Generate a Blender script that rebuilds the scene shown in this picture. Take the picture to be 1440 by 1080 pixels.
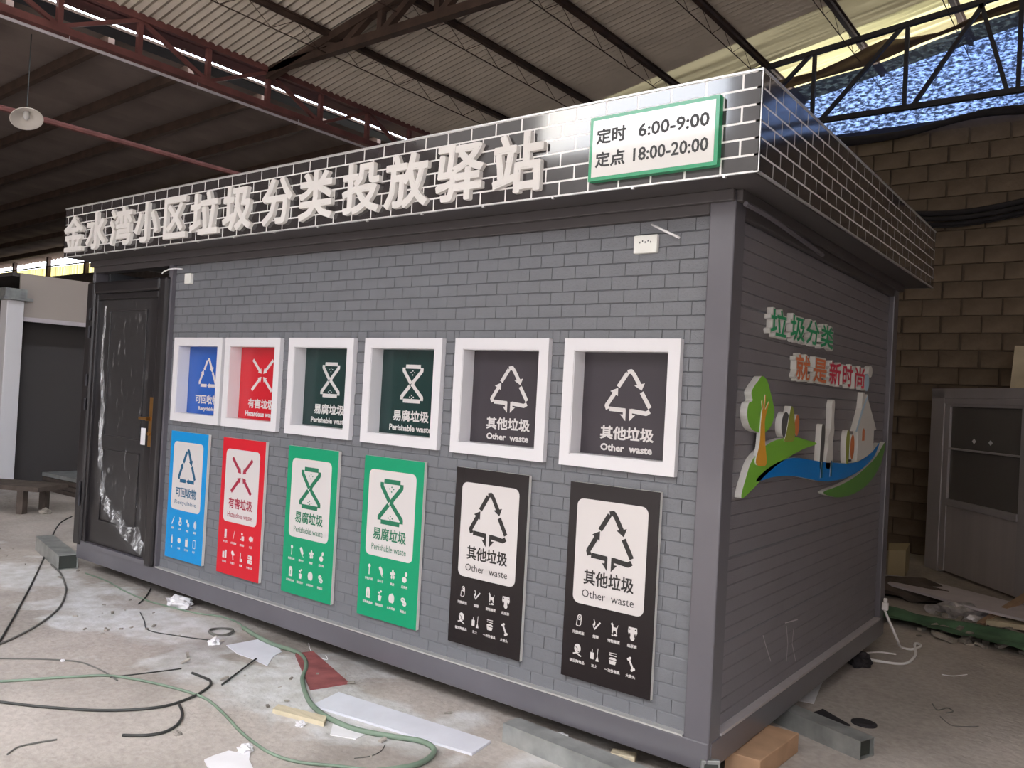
import bpy, bmesh, math, random
from mathutils import Vector, Matrix, noise
random.seed(7)
for _o in list(bpy.data.objects):
    bpy.data.objects.remove(_o)
S = bpy.context.scene
COL = S.collection
# ------------------------------------------------------------ camera, sky, exposure
cam = bpy.data.objects.new('camera', bpy.data.cameras.new('camera'))
COL.objects.link(cam)
S.camera = cam
cam.data.sensor_width = 36.0
cam.data.lens = 36.0 * 1160.936 / 1440.0
cam.data.clip_start = 0.05
cam.data.clip_end = 300
YAW, PITCH, ROLL = math.radians(-37.407), math.radians(0.709), math.radians(3.072)
fw = Vector((math.sin(YAW) * math.cos(PITCH), math.cos(YAW) * math.cos(PITCH), math.sin(PITCH)))
rt = Vector((math.cos(YAW), -math.sin(YAW), 0))
up = rt.cross(fw)
r2 = rt * math.cos(ROLL) + up * math.sin(ROLL)
u2 = -rt * math.sin(ROLL) + up * math.cos(ROLL)
cam.matrix_world = Matrix(((r2.x, u2.x, -fw.x, 7.103), (r2.y, u2.y, -fw.y, -3.368), (r2.z, u2.z, -fw.z, 1.570), (0, 0, 0, 1)))

world = bpy.data.worlds.new('sky')
S.world = world
world.use_nodes = True
wn = world.node_tree
bg = wn.nodes['Background']
tc = wn.nodes.new('ShaderNodeTexCoord')
cn = wn.nodes.new('ShaderNodeTexNoise')
cn.inputs['Scale'].default_value = 2.5
cn.inputs['Detail'].default_value = 5
cr = wn.nodes.new('ShaderNodeValToRGB')
cr.color_ramp.elements[0].position = 0.38
cr.color_ramp.elements[0].color = (0.72, 0.82, 1.0, 1)
cr.color_ramp.elements[1].position = 0.62
cr.color_ramp.elements[1].color = (1.0, 0.96, 0.90, 1)
wn.links.new(tc.outputs['Generated'], cn.inputs['Vector'])
wn.links.new(cn.outputs['Fac'], cr.inputs['Fac'])
wn.links.new(cr.outputs['Color'], bg.inputs['Color'])
bg.inputs['Strength'].default_value = 7.0

S.view_settings.view_transform = 'Standard'
S.view_settings.look = 'None'
S.view_settings.gamma = 1.0
S.view_settings.use_curve_mapping = False
S.view_settings.exposure = 1.0
S.cycles.max_bounces = 10
S.cycles.diffuse_bounces = 6
S.cycles.transparent_max_bounces = 16
S.cycles.sample_clamp_indirect = 8.0
S.cycles.use_denoising = True

# ------------------------------------------------------------ materials
def mat(name, col, rough=0.6, metal=0.0, spec=0.5, coat=0.0, vary=0.0, vscale=6.0, bump=0.0, bscale=60.0, stretch=(1, 1, 1), rvar=0.0):
    m = bpy.data.materials.new(name)
    m.use_nodes = True
    nt = m.node_tree
    b = nt.nodes['Principled BSDF']
    b.inputs['Roughness'].default_value = rough
    b.inputs['Metallic'].default_value = metal
    b.inputs['Specular IOR Level'].default_value = spec
    b.inputs['Coat Weight'].default_value = coat
    b.inputs['Coat Roughness'].default_value = 0.05
    t = nt.nodes.new('ShaderNodeTexCoord')
    mp = nt.nodes.new('ShaderNodeMapping')
    mp.inputs['Scale'].default_value = stretch
    nt.links.new(t.outputs['Object'], mp.inputs['Vector'])
    n = nt.nodes.new('ShaderNodeTexNoise')
    n.inputs['Scale'].default_value = vscale
    n.inputs['Detail'].default_value = 6
    nt.links.new(mp.outputs['Vector'], n.inputs['Vector'])
    r = nt.nodes.new('ShaderNodeValToRGB')
    r.color_ramp.elements[0].position = 0.3
    r.color_ramp.elements[1].position = 0.7
    r.color_ramp.elements[0].color = tuple(c * (1 - vary) for c in col) + (1,)
    r.color_ramp.elements[1].color = tuple(min(1, c * (1 + vary)) for c in col) + (1,)
    nt.links.new(n.outputs['Fac'], r.inputs['Fac'])
    nt.links.new(r.outputs['Color'], b.inputs['Base Color'])
    if rvar:
        mr = nt.nodes.new('ShaderNodeMapRange')
        mr.inputs['To Min'].default_value = max(0.02, rough - rvar)
        mr.inputs['To Max'].default_value = rough + rvar
        nt.links.new(n.outputs['Fac'], mr.inputs['Value'])
        nt.links.new(mr.outputs['Result'], b.inputs['Roughness'])
    if bump:
        n2 = nt.nodes.new('ShaderNodeTexNoise')
        n2.inputs['Scale'].default_value = bscale
        n2.inputs['Detail'].default_value = 4
        nt.links.new(mp.outputs['Vector'], n2.inputs['Vector'])
        bp = nt.nodes.new('ShaderNodeBump')
        bp.inputs['Strength'].default_value = bump
        bp.inputs['Distance'].default_value = 0.01
        nt.links.new(n2.outputs['Fac'], bp.inputs['Height'])
        nt.links.new(bp.outputs['Normal'], b.inputs['Normal'])
    return m

M = {}
M['steel'] = mat('grey_painted_steel', (0.115, 0.108, 0.124), 0.30, 0.0, 0.5, 0.3, 0.08, 3, 0.04, 8)
M['rib'] = mat('embossed_grey_panel', (0.160, 0.164, 0.180), 0.42, 0.0, 0.5, 0.0, 0.06, 5, 0.30, 130, (1, 1, 2.0))
M['ribsidelit'] = mat('embossed_panel_side_light', (0.180, 0.166, 0.182), 0.42, 0.0, 0.5, 0.0, 0.06, 5, 0.30, 130, (1, 1, 2.0))  # same panel as rib; the side's purplish light is put into its colour
M['joint'] = mat('panel_groove_grey', (0.125, 0.130, 0.145), 0.5, 0, 0.4)
M['tile'] = mat('glossy_black_tile_laminate', (0.040, 0.036, 0.038), 0.09, 0, 0.6, 0.6, 0.25, 4, 0.03, 5)
M['tilejoint'] = mat('white_tile_joint', (0.84, 0.82, 0.80), 0.25, 0, 0.5, 0.4)
M['silver'] = mat('silver_edge_trim', (0.62, 0.61, 0.60), 0.35, 0.6)
M['letter'] = mat('off_white_foam_letter', (0.74, 0.71, 0.68), 0.6, 0, 0.4, 0, 0.03)
M['white'] = mat('white_upvc', (0.70, 0.68, 0.70), 0.35, 0, 0.5, 0.1)
M['pvcedge'] = mat('white_board_edge', (0.62, 0.61, 0.58), 0.5)
M['card'] = mat('white_print', (0.62, 0.58, 0.57), 0.28, 0, 0.5, 0.2)
M['blue'] = mat('blue_print', (0.0, 0.25, 0.60), 0.35, 0, 0.4, 0.08)
M['red'] = mat('red_print', (0.60, 0.008, 0.022), 0.35, 0, 0.4, 0.08)
M['green'] = mat('green_print', (0.0, 0.29, 0.135), 0.35, 0, 0.4, 0.08)
M['black'] = mat('black_print', (0.014, 0.010, 0.011), 0.18, 0, 0.3, 0.1)
M['deepblue'] = mat('deep_blue_print', (0.01, 0.09, 0.42), 0.25, 0, 0.5, 0.2)
M['deepgreen'] = mat('dark_green_print', (0.006, 0.030, 0.028), 0.25, 0, 0.5, 0.2)
M['deepred'] = mat('strong_red_print', (0.55, 0.008, 0.020), 0.25, 0, 0.5, 0.2)
M['charcoal'] = mat('charcoal_print', (0.048, 0.040, 0.048), 0.25, 0, 0.5, 0.2)
M['navyink'] = mat('dark_blue_ink', (0.01, 0.10, 0.20), 0.4)
M['redink'] = mat('dark_red_ink', (0.35, 0.02, 0.05), 0.4)
M['greenink'] = mat('dark_green_ink', (0.01, 0.16, 0.08), 0.4)
M['ink'] = mat('black_ink', (0.02, 0.018, 0.018), 0.4)
M['signgreen'] = mat('sign_border_green', (0.0, 0.30, 0.12), 0.3, 0, 0.5, 0.3)
M['signwhite'] = mat('sign_face_white', (0.72, 0.70, 0.67), 0.12, 0, 0.5, 0.5)
M['door'] = mat('dark_bronze_door', (0.020, 0.017, 0.019), 0.3, 0.2, 0.5, 0.3, 0.1, 3)
M['brass'] = mat('aged_brass', (0.42, 0.22, 0.07), 0.35, 0.9)
M['leafgreen'] = mat('leaf_green', (0.20, 0.48, 0.05), 0.4)
M['mosgreen'] = mat('moss_green', (0.10, 0.26, 0.05), 0.4)
M['orange'] = mat('orange_trunk', (0.75, 0.36, 0.04), 0.4)
M['river'] = mat('river_blue', (0.0, 0.20, 0.62), 0.35)
M['skyblue'] = mat('pale_blue', (0.42, 0.58, 0.72), 0.4)
M['offwhite'] = mat('pale_house_white', (0.62, 0.60, 0.58), 0.5)
M['charred'] = mat('dark_grey_print', (0.10, 0.10, 0.10), 0.5)
M['olive'] = mat('olive_print', (0.30, 0.34, 0.06), 0.5)
M['rustorange'] = mat('rust_orange_print', (0.60, 0.18, 0.06), 0.5)
M['txtgreen'] = mat('letter_green', (0.03, 0.32, 0.14), 0.5)
M['txtorange'] = mat('letter_orange', (0.72, 0.20, 0.08), 0.5)
M['txtred'] = mat('letter_red', (0.68, 0.04, 0.09), 0.5)
M['sockwhite'] = mat('white_socket_plastic', (0.80, 0.79, 0.74), 0.3)
M['cablewhite'] = mat('white_cable', (0.82, 0.80, 0.80), 0.4)
M['cableblack'] = mat('black_rubber_cable', (0.035, 0.036, 0.034), 0.5, 0, 0.4, 0, 0.2)
M['cablegrey'] = mat('dusty_grey_cable', (0.13, 0.125, 0.115), 0.6, 0, 0.4, 0, 0.3)
M['hosegreen'] = mat('dusty_green_hose', (0.17, 0.23, 0.17), 0.5, 0, 0.4, 0, 0.2)
M['redsteel'] = mat('red_oxide_steel', (0.165, 0.062, 0.055), 0.6, 0, 0.4, 0, 0.3, 4)
M['brownsteel'] = mat('rusty_brown_steel', (0.065, 0.040, 0.030), 0.7, 0, 0.3, 0, 0.3, 5)
M['darksteel'] = mat('dark_steel', (0.030, 0.028, 0.034), 0.6, 0, 0.4, 0, 0.2)
M['roof'] = mat('weathered_fibre_roof_sheet', (0.58, 0.51, 0.43), 0.8, 0, 0.3, 0, 0.12, 1.5, 0.05, 12)
M['roofdark'] = mat('sooty_brown_roof_sheet', (0.17, 0.135, 0.12), 0.85, 0, 0.3, 0, 0.2, 1.2)
M['block'] = mat('weathered_concrete_block', (0.155, 0.118, 0.085), 0.95, 0, 0.2, 0, 0.50, 1.7, 0.7, 25)
M['mortar'] = mat('dark_mortar', (0.115, 0.088, 0.066), 0.95, 0, 0.2, 0, 0.2, 6)
M['render'] = mat('stained_render', (0.20, 0.17, 0.145), 0.95, 0, 0.2, 0, 0.25, 1.3, 0.3, 20)
M['galv'] = mat('galvanised_steel', (0.36, 0.37, 0.36), 0.42, 0.55, 0.5, 0, 0.25, 9)
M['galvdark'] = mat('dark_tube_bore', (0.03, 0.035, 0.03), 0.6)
M['cardboard'] = mat('brown_cardboard', (0.42, 0.26, 0.16), 0.85, 0, 0.2, 0, 0.12, 10)
M['timber'] = mat('pale_raw_timber', (0.58, 0.50, 0.36), 0.8, 0, 0.2, 0, 0.12, 5, 0.2, 30, (1, 8, 1))
M['stick'] = mat('brown_timber_stick', (0.36, 0.24, 0.16), 0.8, 0, 0.2, 0, 0.15)
M['paleboard'] = mat('pale_lilac_board', (0.66, 0.66, 0.72), 0.5, 0, 0.4, 0, 0.06)
M['greyboard'] = mat('pale_grey_board', (0.56, 0.51, 0.54), 0.6, 0, 0.4, 0, 0.08)
M['redboard'] = mat('dusty_dark_red_board', (0.24, 0.075, 0.075), 0.7, 0, 0.3, 0, 0.35, 9)
M['netgreen'] = mat('green_ground_sheet', (0.085, 0.170, 0.098), 0.75, 0, 0.3, 0, 0.5, 5, 0.5, 20)
M['darkcloth'] = mat('dark_cloth', (0.03, 0.027, 0.03), 0.9, 0, 0.2, 0, 0.2)
M['debris'] = mat('mixed_dusty_scraps', (0.30, 0.27, 0.24), 0.9, 0, 0.2, 0, 0.6, 9)
M['foil'] = mat('crumpled_foil', (0.45, 0.43, 0.44), 0.35, 0.5, 0.5, 0, 0.3, 20, 0.3, 30)
M['paper'] = mat('white_paper', (0.72, 0.70, 0.72), 0.7, 0, 0.3, 0, 0.06)
M['cabinet'] = mat('dark_grey_aluminium', (0.40, 0.37, 0.385), 0.4, 0.1, 0.5, 0.1, 0.06, 2)
M['cabpanel'] = mat('brushed_grey_panel', (0.44, 0.40, 0.405), 0.38, 0.15, 0.5, 0.1, 0.06, 2, 0.05, 6, (6, 6, 0.4))
M['cream'] = mat('cream_fascia_panel', (0.42, 0.36, 0.32), 0.6)
M['raildark'] = mat('dark_brown_grey_rail', (0.070, 0.062, 0.064), 0.4)  # darker than the posts, on the top rails only
M['dim'] = mat('dark_grey_panel', (0.07, 0.062, 0.062), 0.6)
M['lamp'] = mat('lamp_enamel', (0.70, 0.64, 0.58), 0.4)
M['beige'] = mat('beige_carton', (0.40, 0.33, 0.20), 0.8)
M['blackwood'] = mat('sooty_board', (0.10, 0.08, 0.07), 0.85, 0, 0.2, 0, 0.3)
M['blockerwall'] = mat('blocker_render', (0.16, 0.145, 0.13), 0.9, 0, 0.2, 0, 0.2, 0.6)

def floor_material():
    m = bpy.data.materials.new('dusty_concrete')
    m.use_nodes = True
    nt = m.node_tree
    b = nt.nodes['Principled BSDF']
    b.inputs['Roughness'].default_value = 0.8
    b.inputs['Specular IOR Level'].default_value = 0.3
    t = nt.nodes.new('ShaderNodeTexCoord')
    def nz(scale, detail, dist=0.0):
        n = nt.nodes.new('ShaderNodeTexNoise')
        n.inputs['Scale'].default_value = scale
        n.inputs['Detail'].default_value = detail
        n.inputs['Distortion'].default_value = dist
        nt.links.new(t.outputs['Object'], n.inputs['Vector'])
        return n
    def ramp(n, p0, c0, p1, c1):
        r = nt.nodes.new('ShaderNodeValToRGB')
        r.color_ramp.elements[0].position = p0
        r.color_ramp.elements[1].position = p1
        r.color_ramp.elements[0].color = c0 + (1,)
        r.color_ramp.elements[1].color = c1 + (1,)
        nt.links.new(n.outputs['Fac'], r.inputs['Fac'])
        return r
    def mix(f, a, c):
        x = nt.nodes.new('ShaderNodeMix')
        x.data_type = 'RGBA'
        nt.links.new(f, x.inputs['Factor'])
        nt.links.new(a, x.inputs['A'])
        nt.links.new(c, x.inputs['B'])
        return x.outputs['Result']
    base = ramp(nz(0.8, 10, 0.5), 0.34, (0.29, 0.255, 0.228), 0.66, (0.49, 0.435, 0.395))
    grit = ramp(nz(28, 10, 0.4), 0.34, (0.17, 0.150, 0.135), 0.62, (0.50, 0.46, 0.42))
    k = nt.nodes.new('ShaderNodeMix')
    k.data_type = 'RGBA'
    k.inputs['Factor'].default_value = 0.20
    nt.links.new(base.outputs['Color'], k.inputs['A'])
    nt.links.new(grit.outputs['Color'], k.inputs['B'])
    # white plaster dust spilled in a belt along the front of the booth
    sep = nt.nodes.new('ShaderNodeSeparateXYZ')
    nt.links.new(t.outputs['Object'], sep.inputs['Vector'])
    def mth(op, a, v=None, w=None):
        x = nt.nodes.new('ShaderNodeMath')
        x.operation = op
        x.use_clamp = False
        nt.links.new(a, x.inputs[0])
        if w is not None:
            nt.links.new(w, x.inputs[1])
        elif v is not None:
            x.inputs[1].default_value = v
        return x.outputs[0]
    band = mth('SUBTRACT', mth('ABSOLUTE', mth('ADD', sep.outputs['Y'], 0.45)), 0.0)
    band = mth('MULTIPLY', band, 1.1)
    pat = nz(1.6, 9, 0.6)
    d = mth('SUBTRACT', mth('MULTIPLY', pat.outputs['Fac'], 2.4), None, band)
    dust = nt.nodes.new('ShaderNodeMapRange')
    dust.inputs['From Min'].default_value = 0.85
    dust.inputs['From Max'].default_value = 1.05
    dust.inputs['To Max'].default_value = 0.75
    nt.links.new(d, dust.inputs['Value'])
    dc = ramp(nz(9, 6), 0.35, (0.48, 0.47, 0.45), 0.65, (0.66, 0.66, 0.67))
    c1 = mix(dust.outputs['Result'], k.outputs['Result'], dc.outputs['Color'])
    # thin brown oil stains
    st = ramp(nz(0.55, 7, 1.2), 0.56, (0, 0, 0), 0.72, (0.55, 0.55, 0.55))
    dk = nt.nodes.new('ShaderNodeRGB')
    dk.outputs[0].default_value = (0.17, 0.145, 0.13, 1)
    c2 = mix(st.outputs['Color'], c1, dk.outputs[0])
    nt.links.new(c2, b.inputs['Base Color'])
    n2 = nz(30, 8)
    bp = nt.nodes.new('ShaderNodeBump')
    bp.inputs['Strength'].default_value = 0.5
    bp.inputs['Distance'].default_value = 0.012
    nt.links.new(n2.outputs['Fac'], bp.inputs['Height'])
    nt.links.new(bp.outputs['Normal'], b.inputs['Normal'])
    return m
M['floor'] = floor_material()

def net_material():      # black woven shade net: opaque threads and open holes, sky seen through them
    m = bpy.data.materials.new('shade_net')
    m.use_nodes = True
    nt = m.node_tree
    b = nt.nodes['Principled BSDF']
    b.inputs['Base Color'].default_value = (0.02, 0.03, 0.09, 1)
    b.inputs['Roughness'].default_value = 0.7
    out = nt.nodes['Material Output']
    t = nt.nodes.new('ShaderNodeTexCoord')
    mp = nt.nodes.new('ShaderNodeMapping')
    mp.inputs['Scale'].default_value = (0.6, 1.0, 1.5)
    mp.inputs['Rotation'].default_value = (0, 0.14, 0)
    nt.links.new(t.outputs['Object'], mp.inputs['Vector'])
    n = nt.nodes.new('ShaderNodeTexNoise')
    n.inputs['Scale'].default_value = 24
    n.inputs['Detail'].default_value = 4
    n.inputs['Roughness'].default_value = 0.7
    nt.links.new(mp.outputs['Vector'], n.inputs['Vector'])
    r = nt.nodes.new('ShaderNodeValToRGB')
    r.color_ramp.elements[0].position = 0.45
    r.color_ramp.elements[1].position = 0.62
    r.color_ramp.elements[0].color = (0.008, 0.008, 0.008, 1)
    r.color_ramp.elements[1].color = (0.155, 0.155, 0.155, 1)
    nt.links.new(n.outputs['Fac'], r.inputs['Fac'])
    tr = nt.nodes.new('ShaderNodeBsdfTransparent')
    tr.inputs['Color'].default_value = (0.32, 0.50, 1.0, 1)
    mx = nt.nodes.new('ShaderNodeMixShader')
    nt.links.new(r.outputs['Color'], mx.inputs['Fac'])
    nt.links.new(b.outputs['BSDF'], mx.inputs[1])
    nt.links.new(tr.outputs['BSDF'], mx.inputs[2])
    nt.links.new(mx.outputs['Shader'], out.inputs['Surface'])
    return m
M['net'] = net_material()

def translucent_material(name, col, amount):
    m = bpy.data.materials.new(name)
    m.use_nodes = True
    nt = m.node_tree
    b = nt.nodes['Principled BSDF']
    b.inputs['Base Color'].default_value = col + (1,)
    b.inputs['Roughness'].default_value = 0.6
    tl = nt.nodes.new('ShaderNodeBsdfTranslucent')
    tl.inputs['Color'].default_value = col + (1,)
    mx = nt.nodes.new('ShaderNodeMixShader')
    t = nt.nodes.new('ShaderNodeTexCoord')
    mp = nt.nodes.new('ShaderNodeMapping')
    mp.inputs['Scale'].default_value = (9, 0.25, 1)  # streaks in the translucence imitate lit ridges along a roof sheet
    nt.links.new(t.outputs['Object'], mp.inputs['Vector'])
    n = nt.nodes.new('ShaderNodeTexNoise')
    n.inputs['Scale'].default_value = 1.5
    nt.links.new(mp.outputs['Vector'], n.inputs['Vector'])
    mr = nt.nodes.new('ShaderNodeMapRange')
    mr.inputs['From Min'].default_value = 0.35
    mr.inputs['From Max'].default_value = 0.65
    mr.inputs['To Min'].default_value = amount * 0.3
    mr.inputs['To Max'].default_value = amount * 1.5
    nt.links.new(n.outputs['Fac'], mr.inputs['Value'])
    nt.links.new(mr.outputs['Result'], mx.inputs['Fac'])
    nt.links.new(b.outputs['BSDF'], mx.inputs[1])
    nt.links.new(tl.outputs['BSDF'], mx.inputs[2])
    nt.links.new(mx.outputs['Shader'], nt.nodes['Material Output'].inputs['Surface'])
    return m
M['yellowsheet'] = translucent_material('yellow_fibreglass_sheet', (0.62, 0.54, 0.22), 0.42)
M['creamsheet'] = translucent_material('cream_glow_sheet', (0.62, 0.56, 0.30), 0.13)  # its glow stands in for daylight grazing the roof by the gable
M['faintsheet'] = translucent_material('faint_glow_sheet', (0.55, 0.48, 0.30), 0.03)  # weaker stand-in glow where that grazing daylight fades

def film_material():
    m = bpy.data.materials.new('clear_protective_film')
    m.use_nodes = True
    nt = m.node_tree
    b = nt.nodes['Principled BSDF']
    b.inputs['Base Color'].default_value = (0.9, 0.9, 0.92, 1)
    b.inputs['Roughness'].default_value = 0.12
    b.inputs['Specular IOR Level'].default_value = 0.9
    t = nt.nodes.new('ShaderNodeTexCoord')
    n = nt.nodes.new('ShaderNodeTexNoise')
    n.inputs['Scale'].default_value = 9
    n.inputs['Detail'].default_value = 5
    nt.links.new(t.outputs['Object'], n.inputs['Vector'])
    bp = nt.nodes.new('ShaderNodeBump')
    bp.inputs['Strength'].default_value = 0.9
    bp.inputs['Distance'].default_value = 0.03
    nt.links.new(n.outputs['Fac'], bp.inputs['Height'])
    nt.links.new(bp.outputs['Normal'], b.inputs['Normal'])
    tr = nt.nodes.new('ShaderNodeBsdfTransparent')
    mx = nt.nodes.new('ShaderNodeMixShader')
    mp = nt.nodes.new('ShaderNodeMapping')
    mp.inputs['Scale'].default_value = (9, 1, 1.6)
    nt.links.new(t.outputs['Object'], mp.inputs['Vector'])
    n3 = nt.nodes.new('ShaderNodeTexNoise')
    n3.inputs['Scale'].default_value = 3
    n3.inputs['Detail'].default_value = 7
    nt.links.new(mp.outputs['Vector'], n3.inputs['Vector'])
    mr = nt.nodes.new('ShaderNodeMapRange')
    mr.inputs['From Min'].default_value = 0.60
    mr.inputs['From Max'].default_value = 0.74
    mr.inputs['To Min'].default_value = 0.985
    mr.inputs['To Max'].default_value = 0.70
    nt.links.new(n3.outputs['Fac'], mr.inputs['Value'])
    nt.links.new(mr.outputs['Result'], mx.inputs['Fac'])
    nt.links.new(b.outputs['BSDF'], mx.inputs[1])
    nt.links.new(tr.outputs['BSDF'], mx.inputs[2])
    nt.links.new(mx.outputs['Shader'], nt.nodes['Material Output'].inputs['Surface'])
    return m
M['film'] = film_material()
M['filmedge'] = M['film'].copy()
M['filmedge'].name = 'creased_film'
for nd in M['filmedge'].node_tree.nodes:
    if nd.type == 'MAP_RANGE':
        nd.inputs['From Min'].default_value = 0.42
        nd.inputs['To Max'].default_value = 0.30
def glass_material():
    m = bpy.data.materials.new('tinted_glass')
    m.use_nodes = True
    b = m.node_tree.nodes['Principled BSDF']
    b.inputs['Base Color'].default_value = (0.13, 0.12, 0.115, 1)
    b.inputs['Roughness'].default_value = 0.12
    return m
M['glass'] = glass_material()

# ------------------------------------------------------------ builders
class MB:
    def __init__(s):
        s.v, s.f, s.m = [], [], []
    def quad(s, a, b, c, d, mi=0):
        n = len(s.v)
        s.v += [tuple(a), tuple(b), tuple(c), tuple(d)]
        s.f.append((n, n + 1, n + 2, n + 3)); s.m.append(mi)
        return s
    def box(s, x0, x1, y0, y1, z0, z1, mi=0):
        n = len(s.v)
        s.v += [(x0, y0, z0), (x1, y0, z0), (x1, y1, z0), (x0, y1, z0), (x0, y0, z1), (x1, y0, z1), (x1, y1, z1), (x0, y1, z1)]
        for f in ((0, 3, 2, 1), (4, 5, 6, 7), (0, 1, 5, 4), (1, 2, 6, 5), (2, 3, 7, 6), (3, 0, 4, 7)):
            s.f.append(tuple(n + i for i in f)); s.m.append(mi)
        return s
    def bar(s, p, q, w, h=None, mi=0):           # rectangular bar from p to q
        h = h or w
        p, q = Vector(p), Vector(q)
        d = (q - p).normalized()
        a = d.cross(Vector((0, 0, 1)))
        if a.length < 1e-3:
            a = Vector((1, 0, 0))
        a.normalize()
        b = a.cross(d).normalized()
        n = len(s.v)
        for P in (p, q):
            for i, j in ((-1, -1), (1, -1), (1, 1), (-1, 1)):
                s.v.append(tuple(P + a * i * w / 2 + b * j * h / 2))
        for f in ((0, 1, 2, 3), (7, 6, 5, 4), (0, 4, 5, 1), (1, 5, 6, 2), (2, 6, 7, 3), (3, 7, 4, 0)):
            s.f.append(tuple(n + i for i in f)); s.m.append(mi)
        return s
    def tube(s, pts, r, k=8, mi=0, closed=False):
        pts = [Vector(p) for p in pts]
        n0 = len(s.v)
        N = len(pts)
        prev = None
        for i, P in enumerate(pts):
            if closed:
                d = pts[(i + 1) % N] - pts[i - 1]
            else:
                d = pts[min(i + 1, N - 1)] - pts[max(i - 1, 0)]
            d.normalize()
            a = d.cross(Vector((0, 0, 1)))
            if a.length < 1e-3:
                a = Vector((1, 0, 0))
            a.normalize()
            if prev is not None and a.dot(prev) < 0:
                a = -a
            prev = a
            b = d.cross(a)
            rr = r[i] if isinstance(r, (list, tuple)) else r
            for j in range(k):
                t = 2 * math.pi * j / k
                s.v.append(tuple(P + (a * math.cos(t) + b * math.sin(t)) * rr))
        for i in range(N if closed else N - 1):
            for j in range(k):
                i2 = (i + 1) % N
                s.f.append((n0 + i * k + j, n0 + i * k + (j + 1) % k, n0 + i2 * k + (j + 1) % k, n0 + i2 * k + j)); s.m.append(mi)
        if not closed:
            s.f.append(tuple(n0 + j for j in range(k))[::-1]); s.m.append(mi)
            s.f.append(tuple(n0 + (N - 1) * k + j for j in range(k))); s.m.append(mi)
        return s
    def prism(s, pts, T, w0, w1, mf=0, ms=None, back=True):   # outline pts (u,v) extruded from w0 (back) to w1 (front) through map T
        ms = mf if ms is None else ms
        A = sum(pts[i][0] * pts[(i + 1) % len(pts)][1] - pts[(i + 1) % len(pts)][0] * pts[i][1] for i in range(len(pts)))
        if A < 0:
            pts = pts[::-1]
        n = len(s.v)
        k = len(pts)
        s.v += [T(u, v, w1) for u, v in pts] + [T(u, v, w0) for u, v in pts]
        s.f.append(tuple(range(n, n + k))); s.m.append(mf)
        if back:
            s.f.append(tuple(range(n + 2 * k - 1, n + k - 1, -1))); s.m.append(ms)
        for i in range(k):
            j = (i + 1) % k
            s.f.append((n + i, n + k + i, n + k + j, n + j)); s.m.append(ms)
        return s
    def mesh(s, name, mats):
        me = bpy.data.meshes.new(name)
        me.from_pydata(s.v, [], s.f)
        for m in (mats if isinstance(mats, (list, tuple)) else [mats]):
            me.materials.append(M[m] if isinstance(m, str) else m)
        if any(s.m):
            me.polygons.foreach_set('material_index', s.m)
        me.update()
        return me

def link(name, me, parent=None, label=None, kind=None, loc=None, rot=None):
    o = bpy.data.objects.new(name, me)
    COL.objects.link(o)
    if parent:
        o.parent = parent
    if label:
        o['label'] = label
    if kind:
        o['kind'] = kind
    if loc:
        o.location = loc
    if rot:
        o.rotation_euler = rot
    return o
def obj(name, mb, mats, parent=None, label=None, kind=None, loc=None, rot=None, smooth=False, bevel=0):
    me = mb.mesh(name, mats)
    if smooth:
        me.polygons.foreach_set('use_smooth', [True] * len(me.polygons))
    o = link(name, me, parent, label, kind, loc, rot)
    if bevel:
        b = o.modifiers.new('edge', 'BEVEL')
        b.width = bevel
        b.segments = 2
        b.limit_method = 'ANGLE'
    return o
def tag(o, label, cat, group=None):
    o['label'] = label
    o['category'] = cat
    if group:
        o['group'] = group
    return o
def thing(name, loc, label, cat, group=None, rotz=0):
    o = link(name, None, loc=loc, rot=(0, 0, rotz))
    return tag(o, label, cat, group)
def smooth_path(pts, n=6, closed=False):
    P = [Vector(p) for p in pts]
    if len(P) < 3:
        return P
    out = []
    N = len(P)
    rng = range(N) if closed else range(N - 1)
    for i in rng:
        if closed:
            a, b, c, d = P[i - 1], P[i], P[(i + 1) % N], P[(i + 2) % N]
        else:
            a, b, c, d = P[max(i - 1, 0)], P[i], P[i + 1], P[min(i + 2, N - 1)]
        for j in range(n):
            t = j / n
            out.append(0.5 * ((2 * b) + (-a + c) * t + (2 * a - 5 * b + 4 * c - d) * t * t + (-a + 3 * b - 3 * c + d) * t ** 3))
    if not closed:
        out.append(P[-1])
    return out
FRONT = lambda y0: (lambda u, v, w: (u, y0 - w, v))          # front of booth: outward is -y
SIDE = lambda x0: (lambda u, v, w: (x0 + w, u, v))           # right side of booth: outward is +x

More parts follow.
